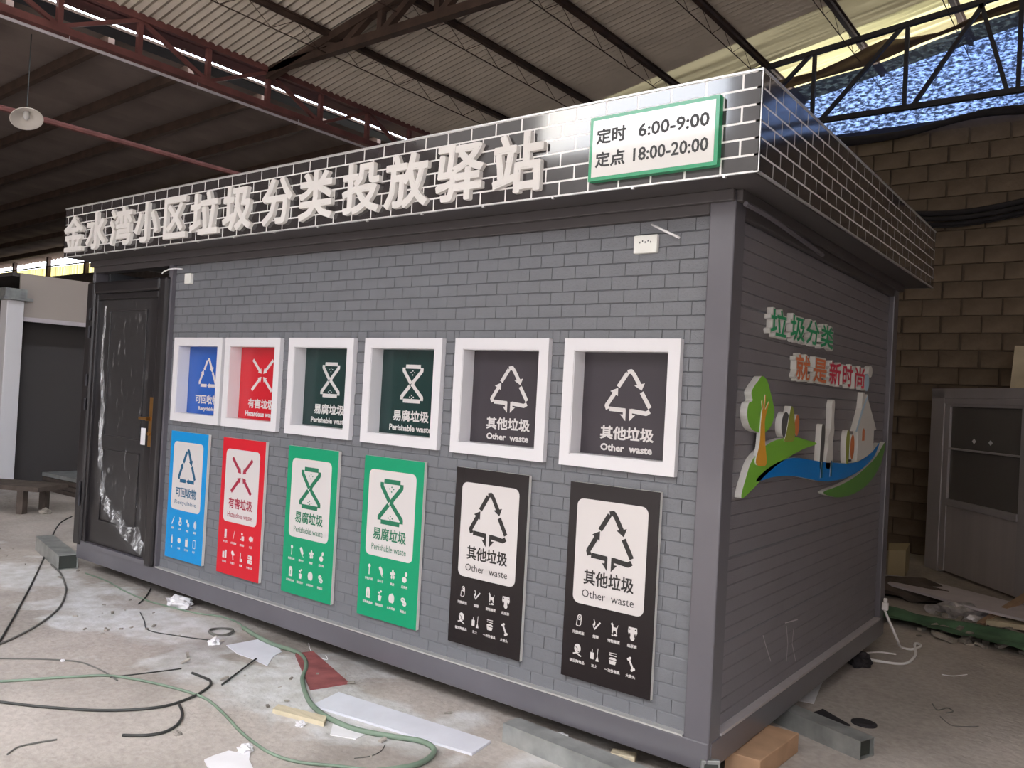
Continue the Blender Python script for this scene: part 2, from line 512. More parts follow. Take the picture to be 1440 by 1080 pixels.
_tc = {}
rj = random.Random(3)
def text_mesh(s):
    if s not in _tc:
        cu = bpy.data.curves.new('t', 'FONT')
        cu.body = s
        cu.size = 1.0
        cu.resolution_u = 2
        ob = bpy.data.objects.new('t', cu)
        COL.objects.link(ob)
        bpy.context.view_layer.update()
        me = bpy.data.meshes.new_from_object(ob.evaluated_get(bpy.context.evaluated_depsgraph_get()))
        V = [tuple(v.co) for v in me.vertices]
        F = [tuple(p.vertices) for p in me.polygons]
        bpy.data.objects.remove(ob)
        bpy.data.curves.remove(cu)
        bpy.data.meshes.remove(me)
        x0, x1 = min(v[0] for v in V), max(v[0] for v in V)
        y0, y1 = min(v[1] for v in V), max(v[1] for v in V)
        V = [((v[0] - x0) / (x1 - x0), (v[1] - y0) / (y1 - y0)) for v in V]
        key = {}
        for i, p in enumerate(V):
            key.setdefault((round(p[0], 5), round(p[1], 5)), i)
        wid = [key[(round(p[0], 5), round(p[1], 5))] for p in V]
        G2 = []
        for f in F:
            A = sum(V[f[i]][0] * V[f[(i + 1) % len(f)]][1] - V[f[(i + 1) % len(f)]][0] * V[f[i]][1] for i in range(len(f)))
            if abs(A) > 1e-9:
                f = tuple(wid[k] for k in f)
                G2.append(f if A > 0 else f[::-1])
        es = {(f[i], f[(i + 1) % len(f)]) for f in G2 for i in range(len(f))}
        _tc[s] = (V, G2, [e for e in es if (e[1], e[0]) not in es and e[0] != e[1]])
    return _tc[s]
def add_text(mb, s, box, T, w0, w1=None, bold=0.0, mf=0, ms=1):
    """text filled into box (u0,v0,u1,v1), strokes thickened by bold metres each side; with w1 it is a solid letter from w0 to w1"""
    V, F, E = text_mesh(s)
    u0, v0, u1, v1 = box
    u0 += bold; v0 += bold; u1 -= bold; v1 -= bold
    pts = [(u0 + a * (u1 - u0), v0 + b * (v1 - v0)) for a, b in V]
    top = w0 if w1 is None else w1
    n = len(mb.v)
    mb.v += [T(u, v, top) for u, v in pts]
    for f in F:
        mb.f.append(tuple(n + i for i in f)); mb.m.append(mf)
    if w1 is not None and not bold:
        k = len(mb.v)
        mb.v += [T(u, v, w0) for u, v in pts]
        for a, b in E:
            mb.f.append((n + a, k + a, k + b, n + b)); mb.m.append(ms)
    if bold:
        def add(poly):
            if w1 is not None:
                mb.prism(poly, T, w0, w1 - rj.uniform(0.0002, 0.0014), mf, ms, back=False)
            else:
                A = sum(poly[i][0] * poly[(i + 1) % len(poly)][1] - poly[(i + 1) % len(poly)][0] * poly[i][1] for i in range(len(poly)))
                q = len(mb.v)
                zt = top - rj.uniform(0.00002, 0.00035)
                mb.v.extend(T(u, v, zt) for u, v in (poly if A > 0 else poly[::-1]))
                mb.f.append(tuple(range(q, q + len(poly)))); mb.m.append(mf)
        done = set()
        for a, b in E:
            p, q = pts[a], pts[b]
            dx, dy = q[0] - p[0], q[1] - p[1]
            Ln = math.hypot(dx, dy)
            if Ln < 1e-7:
                continue
            nx, ny = dy / Ln * bold, -dx / Ln * bold
            add([p, (p[0] + nx, p[1] + ny), (q[0] + nx, q[1] + ny), q])
            for k in (a, b):
                if k not in done:
                    done.add(k)
                    add([(pts[k][0] + bold * 1.08 * math.cos(t * math.pi / 4 + .39), pts[k][1] + bold * 1.08 * math.sin(t * math.pi / 4 + .39)) for t in range(8)])
    return mb
def draw(mb, prims, box, T, w, mi=0):
    """flat print: prims in a unit square drawn into box"""
    u0, v0, u1, v1 = box
    su, sv = u1 - u0, v1 - v0
    w_base = w
    def face(pts):
        pts = [(u0 + a * su, v0 + b * sv) for a, b in pts]
        A = sum(pts[i][0] * pts[(i + 1) % len(pts)][1] - pts[(i + 1) % len(pts)][0] * pts[i][1] for i in range(len(pts)))
        if A < 0:
            pts = pts[::-1]
        n = len(mb.v)
        ww = w - rj.uniform(0.0, 0.00045) * (0.3 if mi else 1.0)
        mb.v += [T(a, b, ww) for a, b in pts]
        mb.f.append(tuple(range(n, n + len(pts)))); mb.m.append(mi)
    for p in prims:
        w = w_base + (0.0006 if p[0].isupper() else 0)
        mi = 1 if p[0].isupper() else 0
        p = (p[0].lower(),) + tuple(p[1:])
        if p[0] == 'p':
            face(p[1])
        elif p[0] == 'e':
            x, y, rx, ry = p[1:5]
            face([(x + rx * math.cos(t * math.pi / 8), y + ry * math.sin(t * math.pi / 8)) for t in range(16)])
        elif p[0] == 'l':
            pts, wd = p[1], p[2]
            asp = su / sv
            for a, b in zip(pts[:-1], pts[1:]):
                dx, dy = (b[0] - a[0]) * asp, b[1] - a[1]
                L = math.hypot(dx, dy) or 1
                nx, ny = -dy / L * wd / 2 / asp, dx / L * wd / 2
                face([(a[0] + nx, a[1] + ny), (a[0] - nx, a[1] - ny), (b[0] - nx, b[1] - ny), (b[0] + nx, b[1] + ny)])
            for a in pts[1:-1]:
                face([(a[0] + wd / 2 / asp * math.cos(t * math.pi / 4), a[1] + wd / 2 * math.sin(t * math.pi / 4)) for t in range(8)])
    return mb

# ------------------------------------------------------------ setting: floor, walls, roofs
FZ = -0.10
fl = MB()
NX, NY = 64, 48
for i in range(NX + 1):
    for j in range(NY + 1):
        x = -24 + 38 * i / NX
        y = -16 + 25 * j / NY
        fl.v.append((x, y, FZ))
for i in range(NX):
    for j in range(NY):
        a = i * (NY + 1) + j
        fl.f.append((a, a + NY + 1, a + NY + 2, a + 1)); fl.m.append(0)
obj('floor', fl, 'floor', kind='structure', label='dusty grey concrete workshop floor')
yard = MB().quad((-60, -60, FZ - 0.03), (60, -60, FZ - 0.03), (60, 60, FZ - 0.03), (-60, 60, FZ - 0.03))
obj('ground', yard, 'render', kind='structure')

WY = 7.6
HW = 5.17
wb = MB()
wb.box(-1.2, 13.8, WY, WY + 0.2, FZ, HW)
wall_back = obj('wall_back', wb, 'mortar', kind='structure', label='rough concrete block wall behind the booth')
# blocks laid on the part of the wall the photograph shows
blk = MB()
bx, bz = 0.205, 0.097
for (du, dv, w) in ((0, 0, 0.0),):
    blk.box(-bx, bx, -0.028, 0.0, -bz, bz)
bmsh = blk.mesh('concrete_block', 'block')
nb = 0
for r in range(25):
    z = FZ + 0.11 + r * 0.205
    for c in range(12):
        x = 3.45 + c * 0.425 + (0.21 if r % 2 else 0)
        if nb >= 300:
            break
        o = link('concrete_block', bmsh, wall_back, loc=(x + random.uniform(-.008, .008), WY - random.uniform(0, .014), z),
                 rot=(random.uniform(-.012, .012), random.uniform(-.012, .012), random.uniform(-.02, .02)))
        o.scale = (random.uniform(.96, 1.0), 1, random.uniform(.94, 1.0))
        nb += 1
# left hall: rendered wall with a strip window of yellow fibreglass over it
wl = MB().box(-24, -1.2, WY, WY + 0.2, FZ, 4.22)
wl.box(-24, -1.2, WY - 0.04, WY + 0.2, 4.20, 4.30)
obj('wall_back', wl, 'blackwood', kind='structure')
win = link('window_1', None, kind='structure', loc=(0, 0, 0), label='strip of yellow fibreglass sheets under the far roof')
wf = MB()
x = -23.5
while x < -1.5:
    wf.box(x - 0.06, x + 0.06, WY - 0.05, WY + 0.05, 4.28, 5.0)
    x += 2.35
wf.box(-24, -1.2, WY - 0.03, WY + 0.03, 4.60, 4.63)
obj('window_frame', wf, 'brownsteel', win)
def corrugated(w, L, pitch, amp, seg=4):
    """sheet in local xy: width w along x (profile), length L along y"""
    mb = MB()
    n = int(round(w / pitch)) * seg
    for i in range(n + 1):
        x = w * i / n
        z = amp * math.cos(2 * math.pi * (i / seg))
        mb.v += [(x, 0, z), (x, L, z)]
    for i in range(n):
        mb.f.append((2 * i, 2 * i + 2, 2 * i + 3, 2 * i + 1)); mb.m.append(0)
    return mb
ys = corrugated(0.9, 0.34, 0.09, 0.012).mesh('fibreglass_sheet', 'yellowsheet')
x = -23.5
while x < -1.8:
    link('fibreglass_sheet', ys, win, loc=(x, WY + 0.09, 4.27), rot=(math.pi / 2, 0, 0))
    x += 0.9

obj('wall_right', MB().box(13.6, 13.8, -6, WY, FZ, 5.30), 'render', kind='structure')
obj('wall_left', MB().box(-24.2, -24, -16, WY, FZ, 4.9), 'render', kind='structure')
# added unseen blockers facing the open front, shaping the sky reflected in the fascia
yb = MB().box(-8.2, -1.4, -17, -16.7, FZ, 8.6).box(-1.4, 26, -18, -16.5, FZ, 14)
obj('sky_blocker_wall', yb, 'blockerwall', kind='structure')
yb2 = MB().box(-26, -8.2, -18, -16.5, FZ, 15)
obj('sky_blocker_wall', yb2, 'blockerwall', kind='structure')

SL = math.atan(0.19)
RX0, RZ0 = -1.45, 5.47 - 0.19 * 1.45
RIDGE = 6.4
roof = link('ceiling', None, kind='structure', label='corrugated main roof over the booth')
Ls = (RIDGE - RX0) / math.cos(SL)
sh = corrugated(0.8, Ls, 0.1, 0.014).mesh('roof_sheet', 'roof')
shc = corrugated(0.8, Ls, 0.1, 0.014).mesh('roof_sheet', 'creamsheet')
shf = corrugated(0.8, Ls, 0.1, 0.014).mesh('roof_sheet', 'faintsheet')
R0 = Matrix.Rotation(-SL, 4, 'Y')
def place_sheet(me, x, y, z, ang, parent, name='roof_sheet'):
    # local x -> +y world, local y -> up the slope
    d = Vector((math.cos(ang), 0, math.sin(ang)))
    a = Vector((0, -1, 0))
    n = a.cross(d)
    o = link(name, me, parent)
    o.matrix_world = Matrix(((a.x, d.x, n.x, x), (a.y, d.y, n.y, y), (a.z, d.z, n.z, z), (0, 0, 0, 1)))
    return o
k = 0
y = 8.6
while y > -5.2:
    place_sheet(shc if y > 7.5 else (shf if y > 6.8 else sh), RX0, y, RZ0 + 0.004 * (k % 2), SL, roof)
    place_sheet(sh, 2 * RIDGE - RX0, y - 0.8, RZ0 + 0.004 * (k % 2), math.pi - SL, roof) if False else None
    y -= 0.79
    k += 1
# the far slope is out of the frame: one sheet surface
fs = MB().quad((RIDGE, -5.2, 5.47 + .19 * RIDGE), (14.2, -5.2, RZ0), (14.2, 8.6, RZ0), (RIDGE, 8.6, 5.47 + .19 * RIDGE))
obj('roof_sheet', fs, 'roof', roof)
roofz = lambda x: 5.47 + 0.19 * (x if x < RIDGE else 2 * RIDGE - x)
# lattice purlins running along the hall
pu = MB()
Y0, Y1 = -5.2, 8.5
pu.bar((0, Y0, -0.03), (0, Y1, -0.03), 0.055, 0.05)
pu.bar((0.03, Y0, -0.005), (0.03, Y1, -0.005), 0.05, 0.01)
pu.tube([(0, Y0, -0.24), (0, Y1, -0.24)], 0.006, 6)
y = Y0
s = 0
while y < Y1 - 0.3:
    a = (0, y, -0.05 if s == 0 else -0.24)
    b = (0, y + 0.30, -0.24 if s == 0 else -0.05)
    pu.tube([a, b], 0.0035, 5)
    y += 0.30
    s = 1 - s
pme = pu.mesh('purlin', 'brownsteel')
for i in range(14):
    x = -0.12 + 1.06 * i
    if x < 13.4:
        link('purlin', pme, roof, loc=(x, 0, roofz(x) - 0.02))

# left hall roof: almost flat, ribs running along the hall
roof2 = link('ceiling', None, kind='structure', label='low dark corrugated roof of the side hall')
L2 = 22.5
sh2 = corrugated(0.96, L2, 0.24, 0.035).mesh('roof_sheet', 'roofdark')
x = -1.78
k = 0
while x > -24.2:
    o = link('roof_sheet', sh2, roof2, loc=(x - 0.96, -14.6, 5.24 + 0.02 * (x - 0.48 + 1.75) + 0.004 * (k % 2)))
    o.rotation_euler = (0, math.atan(-0.02), 0)
    x -= 0.95
    k += 1
rf = MB().bar((-1.8, 0, 5.27 - 0.15), (-24, 0, 5.27 - 0.45 - 0.15), 0.07, 0.12)
rme = rf.mesh('rafter', 'brownsteel')
for y in (-7.0, -4.0, -2.1, -1.15, -0.1, 0.9, 1.83, 2.83, 3.8, 4.8, 5.8, 6.8):
    link('rafter', rme, roof2, loc=(0, y, 0))

# ------------------------------------------------------------ roof steel
gird = thing('lattice_girder', (-1.2, 0, 4.8), 'red oxide lattice girder running along the valley between the two roofs', 'girder')
def gpart(name, mb, m='redsteel', parent=gird, label=None):
    return obj(name, mb, m, parent, label)
gpart('bottom_chord', MB().bar((0, -5, 0.0), (0, 8.4, 0.0), 0.09, 0.07))
gpart('top_chord', MB().bar((0, -5, 0.42), (0, 8.4, 0.42), 0.09, 0.07).box(-0.30, -0.02, -5, 8.4, 0.385, 0.40))
for i in range(-6, 11):
    y = 0.11 + 0.783 * i
    gpart('web_post', MB().bar((0, y, 0.02), (0, y, 0.40), 0.055, 0.05))
    if i < 10:
        a, b = ((0, y, 0.03), (0, y + 0.783, 0.40)) if i % 2 == 0 else ((0, y, 0.40), (0, y + 0.783, 0.03))
        gpart('web_brace', MB().bar(a, b, 0.04, 0.04))
gpart('gutter_bracket', MB().box(-0.28, -0.05, -5, 8.4, 0.22, 0.235), 'darksteel')
pipe = MB()
pipe.tube([(0, -5, 0), (0, 7.5, 0)], 0.016, 8)
for i in range(-2, 6):
    y = 0.2 + 1.35 * i
    pipe.tube([(0, y, -0.02), (0, y, 0.10)], 0.005, 5)
tag(obj('conduit_pipe', pipe, 'greyboard', loc=(-1.17, 0, 4.72)), 'thin pale conduit pipe clipped under the red lattice girder', 'pipe')
tag(obj('tie_rod', MB().tube([(-3.1, -2.0, 0), (-3.1, 7.4, 0)], 0.035, 8), 'redsteel', loc=(0, 0, 4.45)), 'dark red horizontal tie pipe under the low side roof, beside the lamp shade', 'pipe')

def truss(name, y, label, zc, m, xs, x0, x1, top, w=0.07):
    t = thing(name, (0, y, zc), label, 'truss', 'roof trusses across the hall')
    rz = lambda x: top(x if x < RIDGE else 2 * RIDGE - x) - zc
    obj('bottom_chord', MB().bar((x0, 0, 0), (x1, 0, 0.0), w, w), m, t)
    obj('top_chord', MB().bar((x0, 0, rz(x0)), (RIDGE, 0, rz(RIDGE)), w, w).bar((RIDGE, 0, rz(RIDGE)), (x1, 0, rz(x1)), w, w), m, t)
    for xt, xb in xs:
        obj('web_post' if xt == xb else 'web_brace', MB().bar((xb, 0, 0), (xt, 0, rz(xt)), w * 0.75), m, t)
    return t
truss('gable_truss', 7.0, 'dark steel truss in front of the blue shade net at the gable', 5.18, 'darksteel',
      [(1.5, 1.5), (2.5, 2.5), (2.5, 1.6), (3.68, 3.68), (3.64, 2.7), (4.75, 4.75), (4.70, 3.78), (5.90, 5.90), (5.55, 4.84), (5.5, 5.80), (7.0, 7.0), (7.0, 6.0), (8.2, 8.2), (8.2, 7.1), (9.4, 9.4), (10.6, 10.6)], -1.2, 13.6, lambda x: 5.67 + 0.105 * x, 0.06)
truss('roof_truss', 2.46, 'rusty steel roof truss rising from the red girder above the fascia', 5.22, 'brownsteel',
      [(-0.35, -0.35), (-0.3, 0.1), (0.55, 0.1), (0.69, 0.69), (1.3, 0.69), (1.5, 1.5), (2.3, 2.3), (2.3, 1.5), (3.1, 3.1), (3.9, 3.1), (3.9, 3.9), (4.7, 4.7), (5.5, 4.7), (6.4, 6.4), (7.5, 7.5), (8.6, 7.5), (9.7, 9.7), (11, 9.7), (12, 12)], -1.2, 13.6, lambda x: 5.47 + 0.19 * x - 0.09, 0.09)

# shade net closing the gable, its sagging hems and the cloth swag over it
def ribbon(xs, top, bot, y, waves=0.03):
    mb = MB()
    n = len(xs)
    rows = 6
    for i, x in enumerate(xs):
        for r in range(rows + 1):
            t = r / rows
            mb.v.append((x, y + waves * math.sin(3.1 * x + 2.3 * t * 3), top[i] * (1 - t) + bot[i] * t))
    for i in range(n - 1):
        for r in range(rows):
            a = i * (rows + 1) + r
            mb.f.append((a, a + 1, a + rows + 2, a + rows + 1)); mb.m.append(0)
    return mb
def lerp(tab, x):
    for (a, b), (c, d) in zip(tab[:-1], tab[1:]):
        if a <= x <= c:
            return b + (d - b) * (x - a) / (c - a)
    return tab[0][1] if x < tab[0][0] else tab[-1][1]
xs = [-1.2 + 0.2 * i for i in range(75)]
hem_low = [(-1.2, 5.05), (3.7, 5.07), (4.25, 5.02), (4.8, 5.04), (5.2, 5.12), (5.5, 5.17), (5.9, 5.10), (6.4, 5.2), (13.6, 5.05)]
hem_top = [(-1.2, 5.3), (2.0, 5.75), (2.6, 5.78), (3.15, 5.84), (3.65, 5.90), (4.3, 5.98), (4.85, 6.12), (5.4, 6.22), (5.9, 6.28), (6.4, 6.35), (13.6, 5.25)]
swag_top = [(-1.2, 5.4), (2.2, 5.84), (2.86, 5.95), (3.59, 5.97), (4.03, 6.10), (4.36, 6.24), (4.6, 6.19), (5.08, 6.17), (5.45, 6.30), (5.87, 6.36), (6.4, 6.5), (13.6, 5.3)]
net = ribbon(xs, [lerp(hem_top, x) for x in xs], [lerp(hem_low, x) for x in xs], 7.52)
tag(obj('shade_net', net, 'net', smooth=True), 'blue lit black shade net stretched over the open gable behind the truss', 'net')
sw = ribbon(xs, [lerp(swag_top, x) for x in xs], [lerp(hem_top, x) - 0.03 for x in xs], 7.40, 0.02)
tag(obj('cloth_swag', sw, 'brownsteel', smooth=True), 'brown cloth edge sagging along the top of the blue shade net', 'cloth')
hem = MB()
hp = smooth_path([(x, 7.42 + 0.02 * math.sin(5 * x), lerp(hem_low, x) - 0.03) for x in xs[::2]], 3)
hem.tube(hp, [0.05 + 0.012 * math.sin(i * 0.37) for i in range(len(hp))], 8)
tag(obj('rolled_hem', hem, 'darkcloth', smooth=True), 'dark rolled hem of the shade net lying on the top of the block wall', 'cloth')
swg = MB()
for (dz, dy, r) in ((0.0, 0, 0.035), (-0.07, -0.02, 0.03), (-0.13, 0.01, 0.03), (-0.17, -0.02, 0.008)):
    pts = [(3.6, 7.50 + dy, 4.30 + dz), (4.3, 7.48 + dy, 4.13 + dz), (4.75, 7.47 + dy, 4.03 + dz), (5.3, 7.46 + dy, 3.99 + dz), (5.8, 7.47 + dy, 4.04 + dz), (6.4, 7.49 + dy, 4.16 + dz), (7.2, 7.5 + dy, 4.35 + dz)]
    swg.tube(smooth_path(pts), r, 8)
tag(obj('cable_bundle', swg, 'darkcloth', smooth=True), 'dark cable bundle drooping across the block wall right of the booth roof', 'cable')

lamp = thing('pendant_lamp', (-2.67, 0.45, 4.3), 'white conical lamp shade hanging under the dark side roof', 'lamp')
ls = MB()
prof = [(0.03, 0.13), (0.05, 0.11), (0.075, 0.07), (0.20, -0.02), (0.205, -0.03), (0.195, -0.03), (0.07, 0.055), (0.03, 0.09)]
for r, z in prof:
    for j in range(24):
        ls.v.append((r * math.cos(j * math.pi / 12), r * math.sin(j * math.pi / 12), z))
for i in range(len(prof) - 1):
    for j in range(24):
        ls.f.append((i * 24 + j, i * 24 + (j + 1) % 24, (i + 1) * 24 + (j + 1) % 24, (i + 1) * 24 + j)); ls.m.append(0)
o = obj('lamp_shade', ls, 'lamp', lamp, smooth=True)
o.rotation_euler = Vector((0.55, -0.05, -0.83)).to_track_quat('-Z', 'Y').to_euler()
o.scale = (0.8, 0.8, 0.8)
obj('bulb', MB().tube([(0, 0, 0.08), (0, 0, 0.05), (0, 0, 0.0), (0, 0, -0.03)], [0.02, 0.03, 0.035, 0.012], 10), 'offwhite', lamp, smooth=True)
obj('cord', MB().tube([(0, 0, 0.12), (0, 0, 0.92)], 0.006, 6), 'cableblack', lamp)

# ------------------------------------------------------------ the booth
L, D, H, FH = 5.685, 3.006, 2.5, 0.40
booth = thing('waste_sorting_booth', (0, 0, 0), 'long dark grey waste sorting booth with black tiled fascia and brick pattern walls', 'booth')
PW = 0.12
for (x0, x1, y0, y1) in ((L - PW, L, 0, PW), (L - PW, L, D - PW, D), (0, PW * .3, 0, PW), (0, PW, D - PW, D)):
    obj('corner_post', MB().box(x0, x1, y0, y1, 0.0, H), 'steel', booth, bevel=0.008)
obj('base_rail', MB().box(0, L - 0.001, -0.004, 0.09, 0, 0.125), 'steel', booth, bevel=0.006)
obj('base_rail', MB().box(L - 0.09, L + 0.003, 0.02, D - 0.001, 0, 0.125), 'steel', booth, bevel=0.006)
obj('base_rail', MB().box(0, L, D - 0.09, D, 0, 0.125), 'steel', booth)
obj('base_rail', MB().box(0, 0.09, 0.09, D - 0.09, 0, 0.125), 'steel', booth)
obj('sill_trim', MB().box(1.25, L - PW, -0.008, 0.04, 0.125, 0.133), 'silver', booth, label='thin pale metal sill strip along the foot of the front wall')
obj('sill_trim', MB().box(L - 0.06, L + 0.006, PW, D - PW, 0.125, 0.138), 'cabpanel', booth)
obj('floor_slab', MB().box(0.05, L - 0.05, 0.05, D - 0.05, 0.02, 0.12), 'dim', booth)
obj('top_rail', MB().box(0, L - PW - 0.001, 0.002, 0.10, 2.405, H).box(0, L, -0.03, -0.001, 2.45, H), 'raildark', booth, bevel=0.004)
obj('top_rail', MB().box(L - 0.10, L - 0.002, PW + 0.001, D - PW, 2.405, H).box(L + 0.001, L + 0.03, 0, D, 2.45, H), 'raildark', booth, bevel=0.004)
obj('side_flashing', MB().tube(smooth_path([(L + 0.035, 0.02, 2.44), (L + 0.05, 0.3, 2.43), (L + 0.035, 1.1, 2.40)]), 0.012, 6), 'steel', booth)
# hatches and front wall with real openings
HX = [1.325, 1.98, 2.69, 3.41, 4.125, 4.84]
HW_, HZ0, HZ1 = 0.62, 1.24, 1.858
FR = 0.057
holes = [(x + FR, x + HW_ - FR, HZ0 + FR, HZ1 - FR) for x in HX]
WXa, WXb, WZa, WZb = 1.22, L - PW, 0.13, 2.41
fwm = MB()
T0 = 0.035
xs_ = sorted({WXa, WXb} | {h[0] for h in holes} | {h[1] for h in holes})
for a, b in zip(xs_[:-1], xs_[1:]):
    hole = any(abs(h[0] - a) < 1e-6 and abs(h[1] - b) < 1e-6 for h in holes)
    if hole:
        fwm.box(a, b, T0, T0 + 0.045, WZa, HZ0 + FR)
        fwm.box(a, b, T0, T0 + 0.045, HZ1 - FR, WZb)
    else:
        fwm.box(a, b, T0, T0 + 0.045, WZa, WZb)
wall_f = obj('front_panel', fwm, 'joint', booth)
def brick_mb(mb, u0, u1, v0, v1, T, e=0.0018, h=0.0055):
    n = len(mb.v)
    mb.v += [T(u0, v0, 0), T(u1, v0, 0), T(u1, v1, 0), T(u0, v1, 0), T(u0 + e, v0 + .0022, h), T(u1 - e, v0 + .0022, h), T(u1 - e, v1 - .0060, h), T(u0 + e, v1 - .0060, h)]
    for f in ((4, 5, 6, 7), (0, 1, 5, 4), (1, 2, 6, 5), (2, 3, 7, 6), (3, 0, 4, 7)):
        mb.f.append(tuple(n + i for i in f)); mb.m.append(0)
PB, PR = 0.140, 0.0633
def clip_rects(u0, u1, v0, v1, cuts):
    """brick pieces left over outside the hatch frames"""
    R = [(u0, u1, v0, v1)]
    for (a, b, c, d) in cuts:
        out = []
        for (p, q, r, s) in R:
            if q <= a or p >= b or s <= c or r >= d:
                out.append((p, q, r, s)); continue
            if p < a: out.append((p, a, r, s))
            if q > b: out.append((b, q, r, s))
            m0, m1 = max(p, a), min(q, b)
            if r < c: out.append((m0, m1, r, c))
            if s > d: out.append((m0, m1, d, s))
        R = out
    return [x for x in R if x[1] - x[0] > 0.02 and x[3] - x[2] > 0.012]
cuts = [(x, x + HW_, HZ0, HZ1) for x in HX]
TF = FRONT(T0)
full = MB()
brick_mb(full, 0, PB, 0, PR, FRONT(0))
fullme = full.mesh('brick', 'rib')
todo = []
rows = int((WZb - WZa) / PR)
for r in range(rows):
    v0 = WZa + r * PR
    u = WXa - (PB / 2 if r % 2 else 0)
    while u < WXb:
        a, b = max(u, WXa), min(u + PB, WXb)
        if b - a > 0.02:
            for q in clip_rects(a, b, v0, v0 + PR, cuts):
                cx = (q[0] + q[1]) / 2
                covered = any(px - 0.0 < q[0] and q[1] < px + 0.48 and 0.235 < q[2] and q[3] < 1.16 for px in (1.355, 2.022, 2.745, 3.462, 4.183, 4.915))
                todo.append((-cx + (100 if covered else 0), q))
        u += PB
todo.sort()
rest = MB()
cnt = 0
for _, q in todo:
    isfull = abs(q[1] - q[0] - PB) < 1e-4 and abs(q[3] - q[2] - PR) < 1e-4
    if cnt < 300:
        if isfull:
            link('brick', fullme, wall_f, loc=(q[0], T0, q[2]))
        else:
            m1 = MB()
            brick_mb(m1, *q, TF)
            obj('brick', m1, 'rib', wall_f)
        cnt += 1
    else:
        brick_mb(rest, *q, TF)
obj('brick', rest, 'rib', wall_f, kind='stuff')
# side wall, back wall, left wall
sw_ = MB().box(L - 0.085, L - 0.04, PW, D - PW, 0.13, 2.41)
wall_s = obj('side_panel', sw_, 'joint', booth)
TS = SIDE(L - 0.04)
sb = MB()
seam = []
for r in range(36):
    v0 = 0.13 + r * PR
    sm = r % 6 == 5
    u = PW - (PB / 2 if r % 2 else 0)
    while u < D - PW:
        a, b = max(u, PW), min(u + PB, D - PW)
        if b - a > 0.01:
            brick_mb(sb, a, b, v0, v0 + PR - (0.006 if sm else 0), TS, 0.0002, 0.0045)
        u += PB
obj('brick', sb, 'ribsidelit', wall_s, kind='stuff')
sc_ = MB()
draw(sc_, [('l', [(0.68, 0.447), (0.728, 0.385), (0.811, 0.288)], 0.006)], (0, 0, 1, 1), SIDE(L - 0.0335), 0.0)
draw(sc_, [('l', [(1.023, 0.428), (1.059, 0.327), (1.051, 0.235)], 0.006)], (0, 0, 1, 1), SIDE(L - 0.0335), 0.0)
draw(sc_, [('l', [(1.14, 0.39), (1.129, 0.312), (1.203, 0.201)], 0.006)], (0, 0, 1, 1), SIDE(L - 0.0335), 0.0)
draw(sc_, [('l', [(0.998, 0.447), (1.204, 0.428)], 0.006)], (0, 0, 1, 1), SIDE(L - 0.0335), 0.0)
obj('paint_scuff', sc_, 'greyboard', wall_s, label='pale scratch marks low on the side wall')
obj('back_panel', MB().box(PW, L - PW, D - 0.08, D - 0.04, 0.12, 2.42), 'joint', booth)
obj('left_panel', MB().box(0.02, 0.06, PW, D - PW, 0.12, 2.42), 'joint', booth)
obj('wall_gap_trim', MB().box(1.20, 1.25, -0.002, 0.06, 0.125, 2.41), 'steel', booth)

# roof slab with tiled fascia
OF, OS, OL = 0.236, 0.184, 0.027
X0, X1, Yf, Yb_ = -OL, L + OS, -OF, D + OS
roof_slab = obj('roof_slab', MB().box(X0 + 0.004, X1 - 0.004, Yf + 0.004, Yb_ - 0.004, H, H + FH - 0.01), 'dim', booth, label='dark roof slab with a plain grey soffit')
fasc = obj('fascia', MB().box(X0, X1, Yf, Yf + 0.02, H, H + FH).box(X1 - 0.02, X1, Yf, Yb_, H, H + FH).box(X0, X0 + 0.02, Yf, Yb_, H, H + FH).box(X0, X1, Yb_ - 0.02, Yb_, H, H + FH),
           'tilejoint', booth, label='fascia clad in glossy black tiles with white joints')
TW, TH = 0.158, FH / 6
J = 0.009
tl = MB()
tl.box(J / 2, TW - J / 2, -0.0012, 0, J / 2, TH - J / 2)
tme = tl.mesh('tile', 'tile')
tl = MB()
tl.box(0, 0.0012, J / 2, TW - J / 2, J / 2, TH - J / 2)
tms = tl.mesh('tile', 'tile')
tiles = []
for r in range(6):
    off = TW / 2 if r % 2 else 0
    u = X1 - off
    while u > X0:
        a, b = max(u - TW, X0), u if u < X1 else X1
        tiles.append(((7.1 - (a + b) / 2) ** 2 + 9, 0, a, b, r))
        u -= TW
    if off:
        tiles.append((0, 0, X1 - off, X1, r))
    u = Yf - (0 if r % 2 == 0 else TW / 2)
    while u < Yb_:
        a, b = max(u, Yf), min(u + TW, Yb_)
        tiles.append((((a + b) / 2 + 3.4) ** 2 * 2.0, 1, a, b, r))
        u += TW
tiles = [t for t in tiles if t[3] - t[2] > 0.03]
tiles.sort(key=lambda t: t[0])
rest = MB()
for i, (_, side, a, b, r) in enumerate(tiles):
    isfull = abs(b - a - TW) < 1e-4
    if i < 300 and isfull:
        if side:
            link('tile', tms, fasc, loc=(X1, a, H + r * TH))
        else:
            link('tile', tme, fasc, loc=(a, Yf, H + r * TH))
        continue
    m1 = MB() if i < 300 else rest
    if side:
        m1.box(X1, X1 + 0.0012, a + J / 2, b - J / 2, H + r * TH + J / 2, H + (r + 1) * TH - J / 2)
    else:
        m1.box(a + J / 2, b - J / 2, Yf - 0.0012, Yf, H + r * TH + J / 2, H + (r + 1) * TH - J / 2)
    if i < 300:
        obj('tile', m1, 'tile', fasc)
obj('tile', rest, 'tile', fasc, kind='stuff')
et = MB()
et.box(X0 - 0.004, X1 + 0.004, Yf - 0.005, Yf + 0.02, H + FH - 0.001, H + FH + 0.008)
et.box(X1 - 0.02, X1 + 0.005, Yf, Yb_, H + FH - 0.001, H + FH + 0.008)
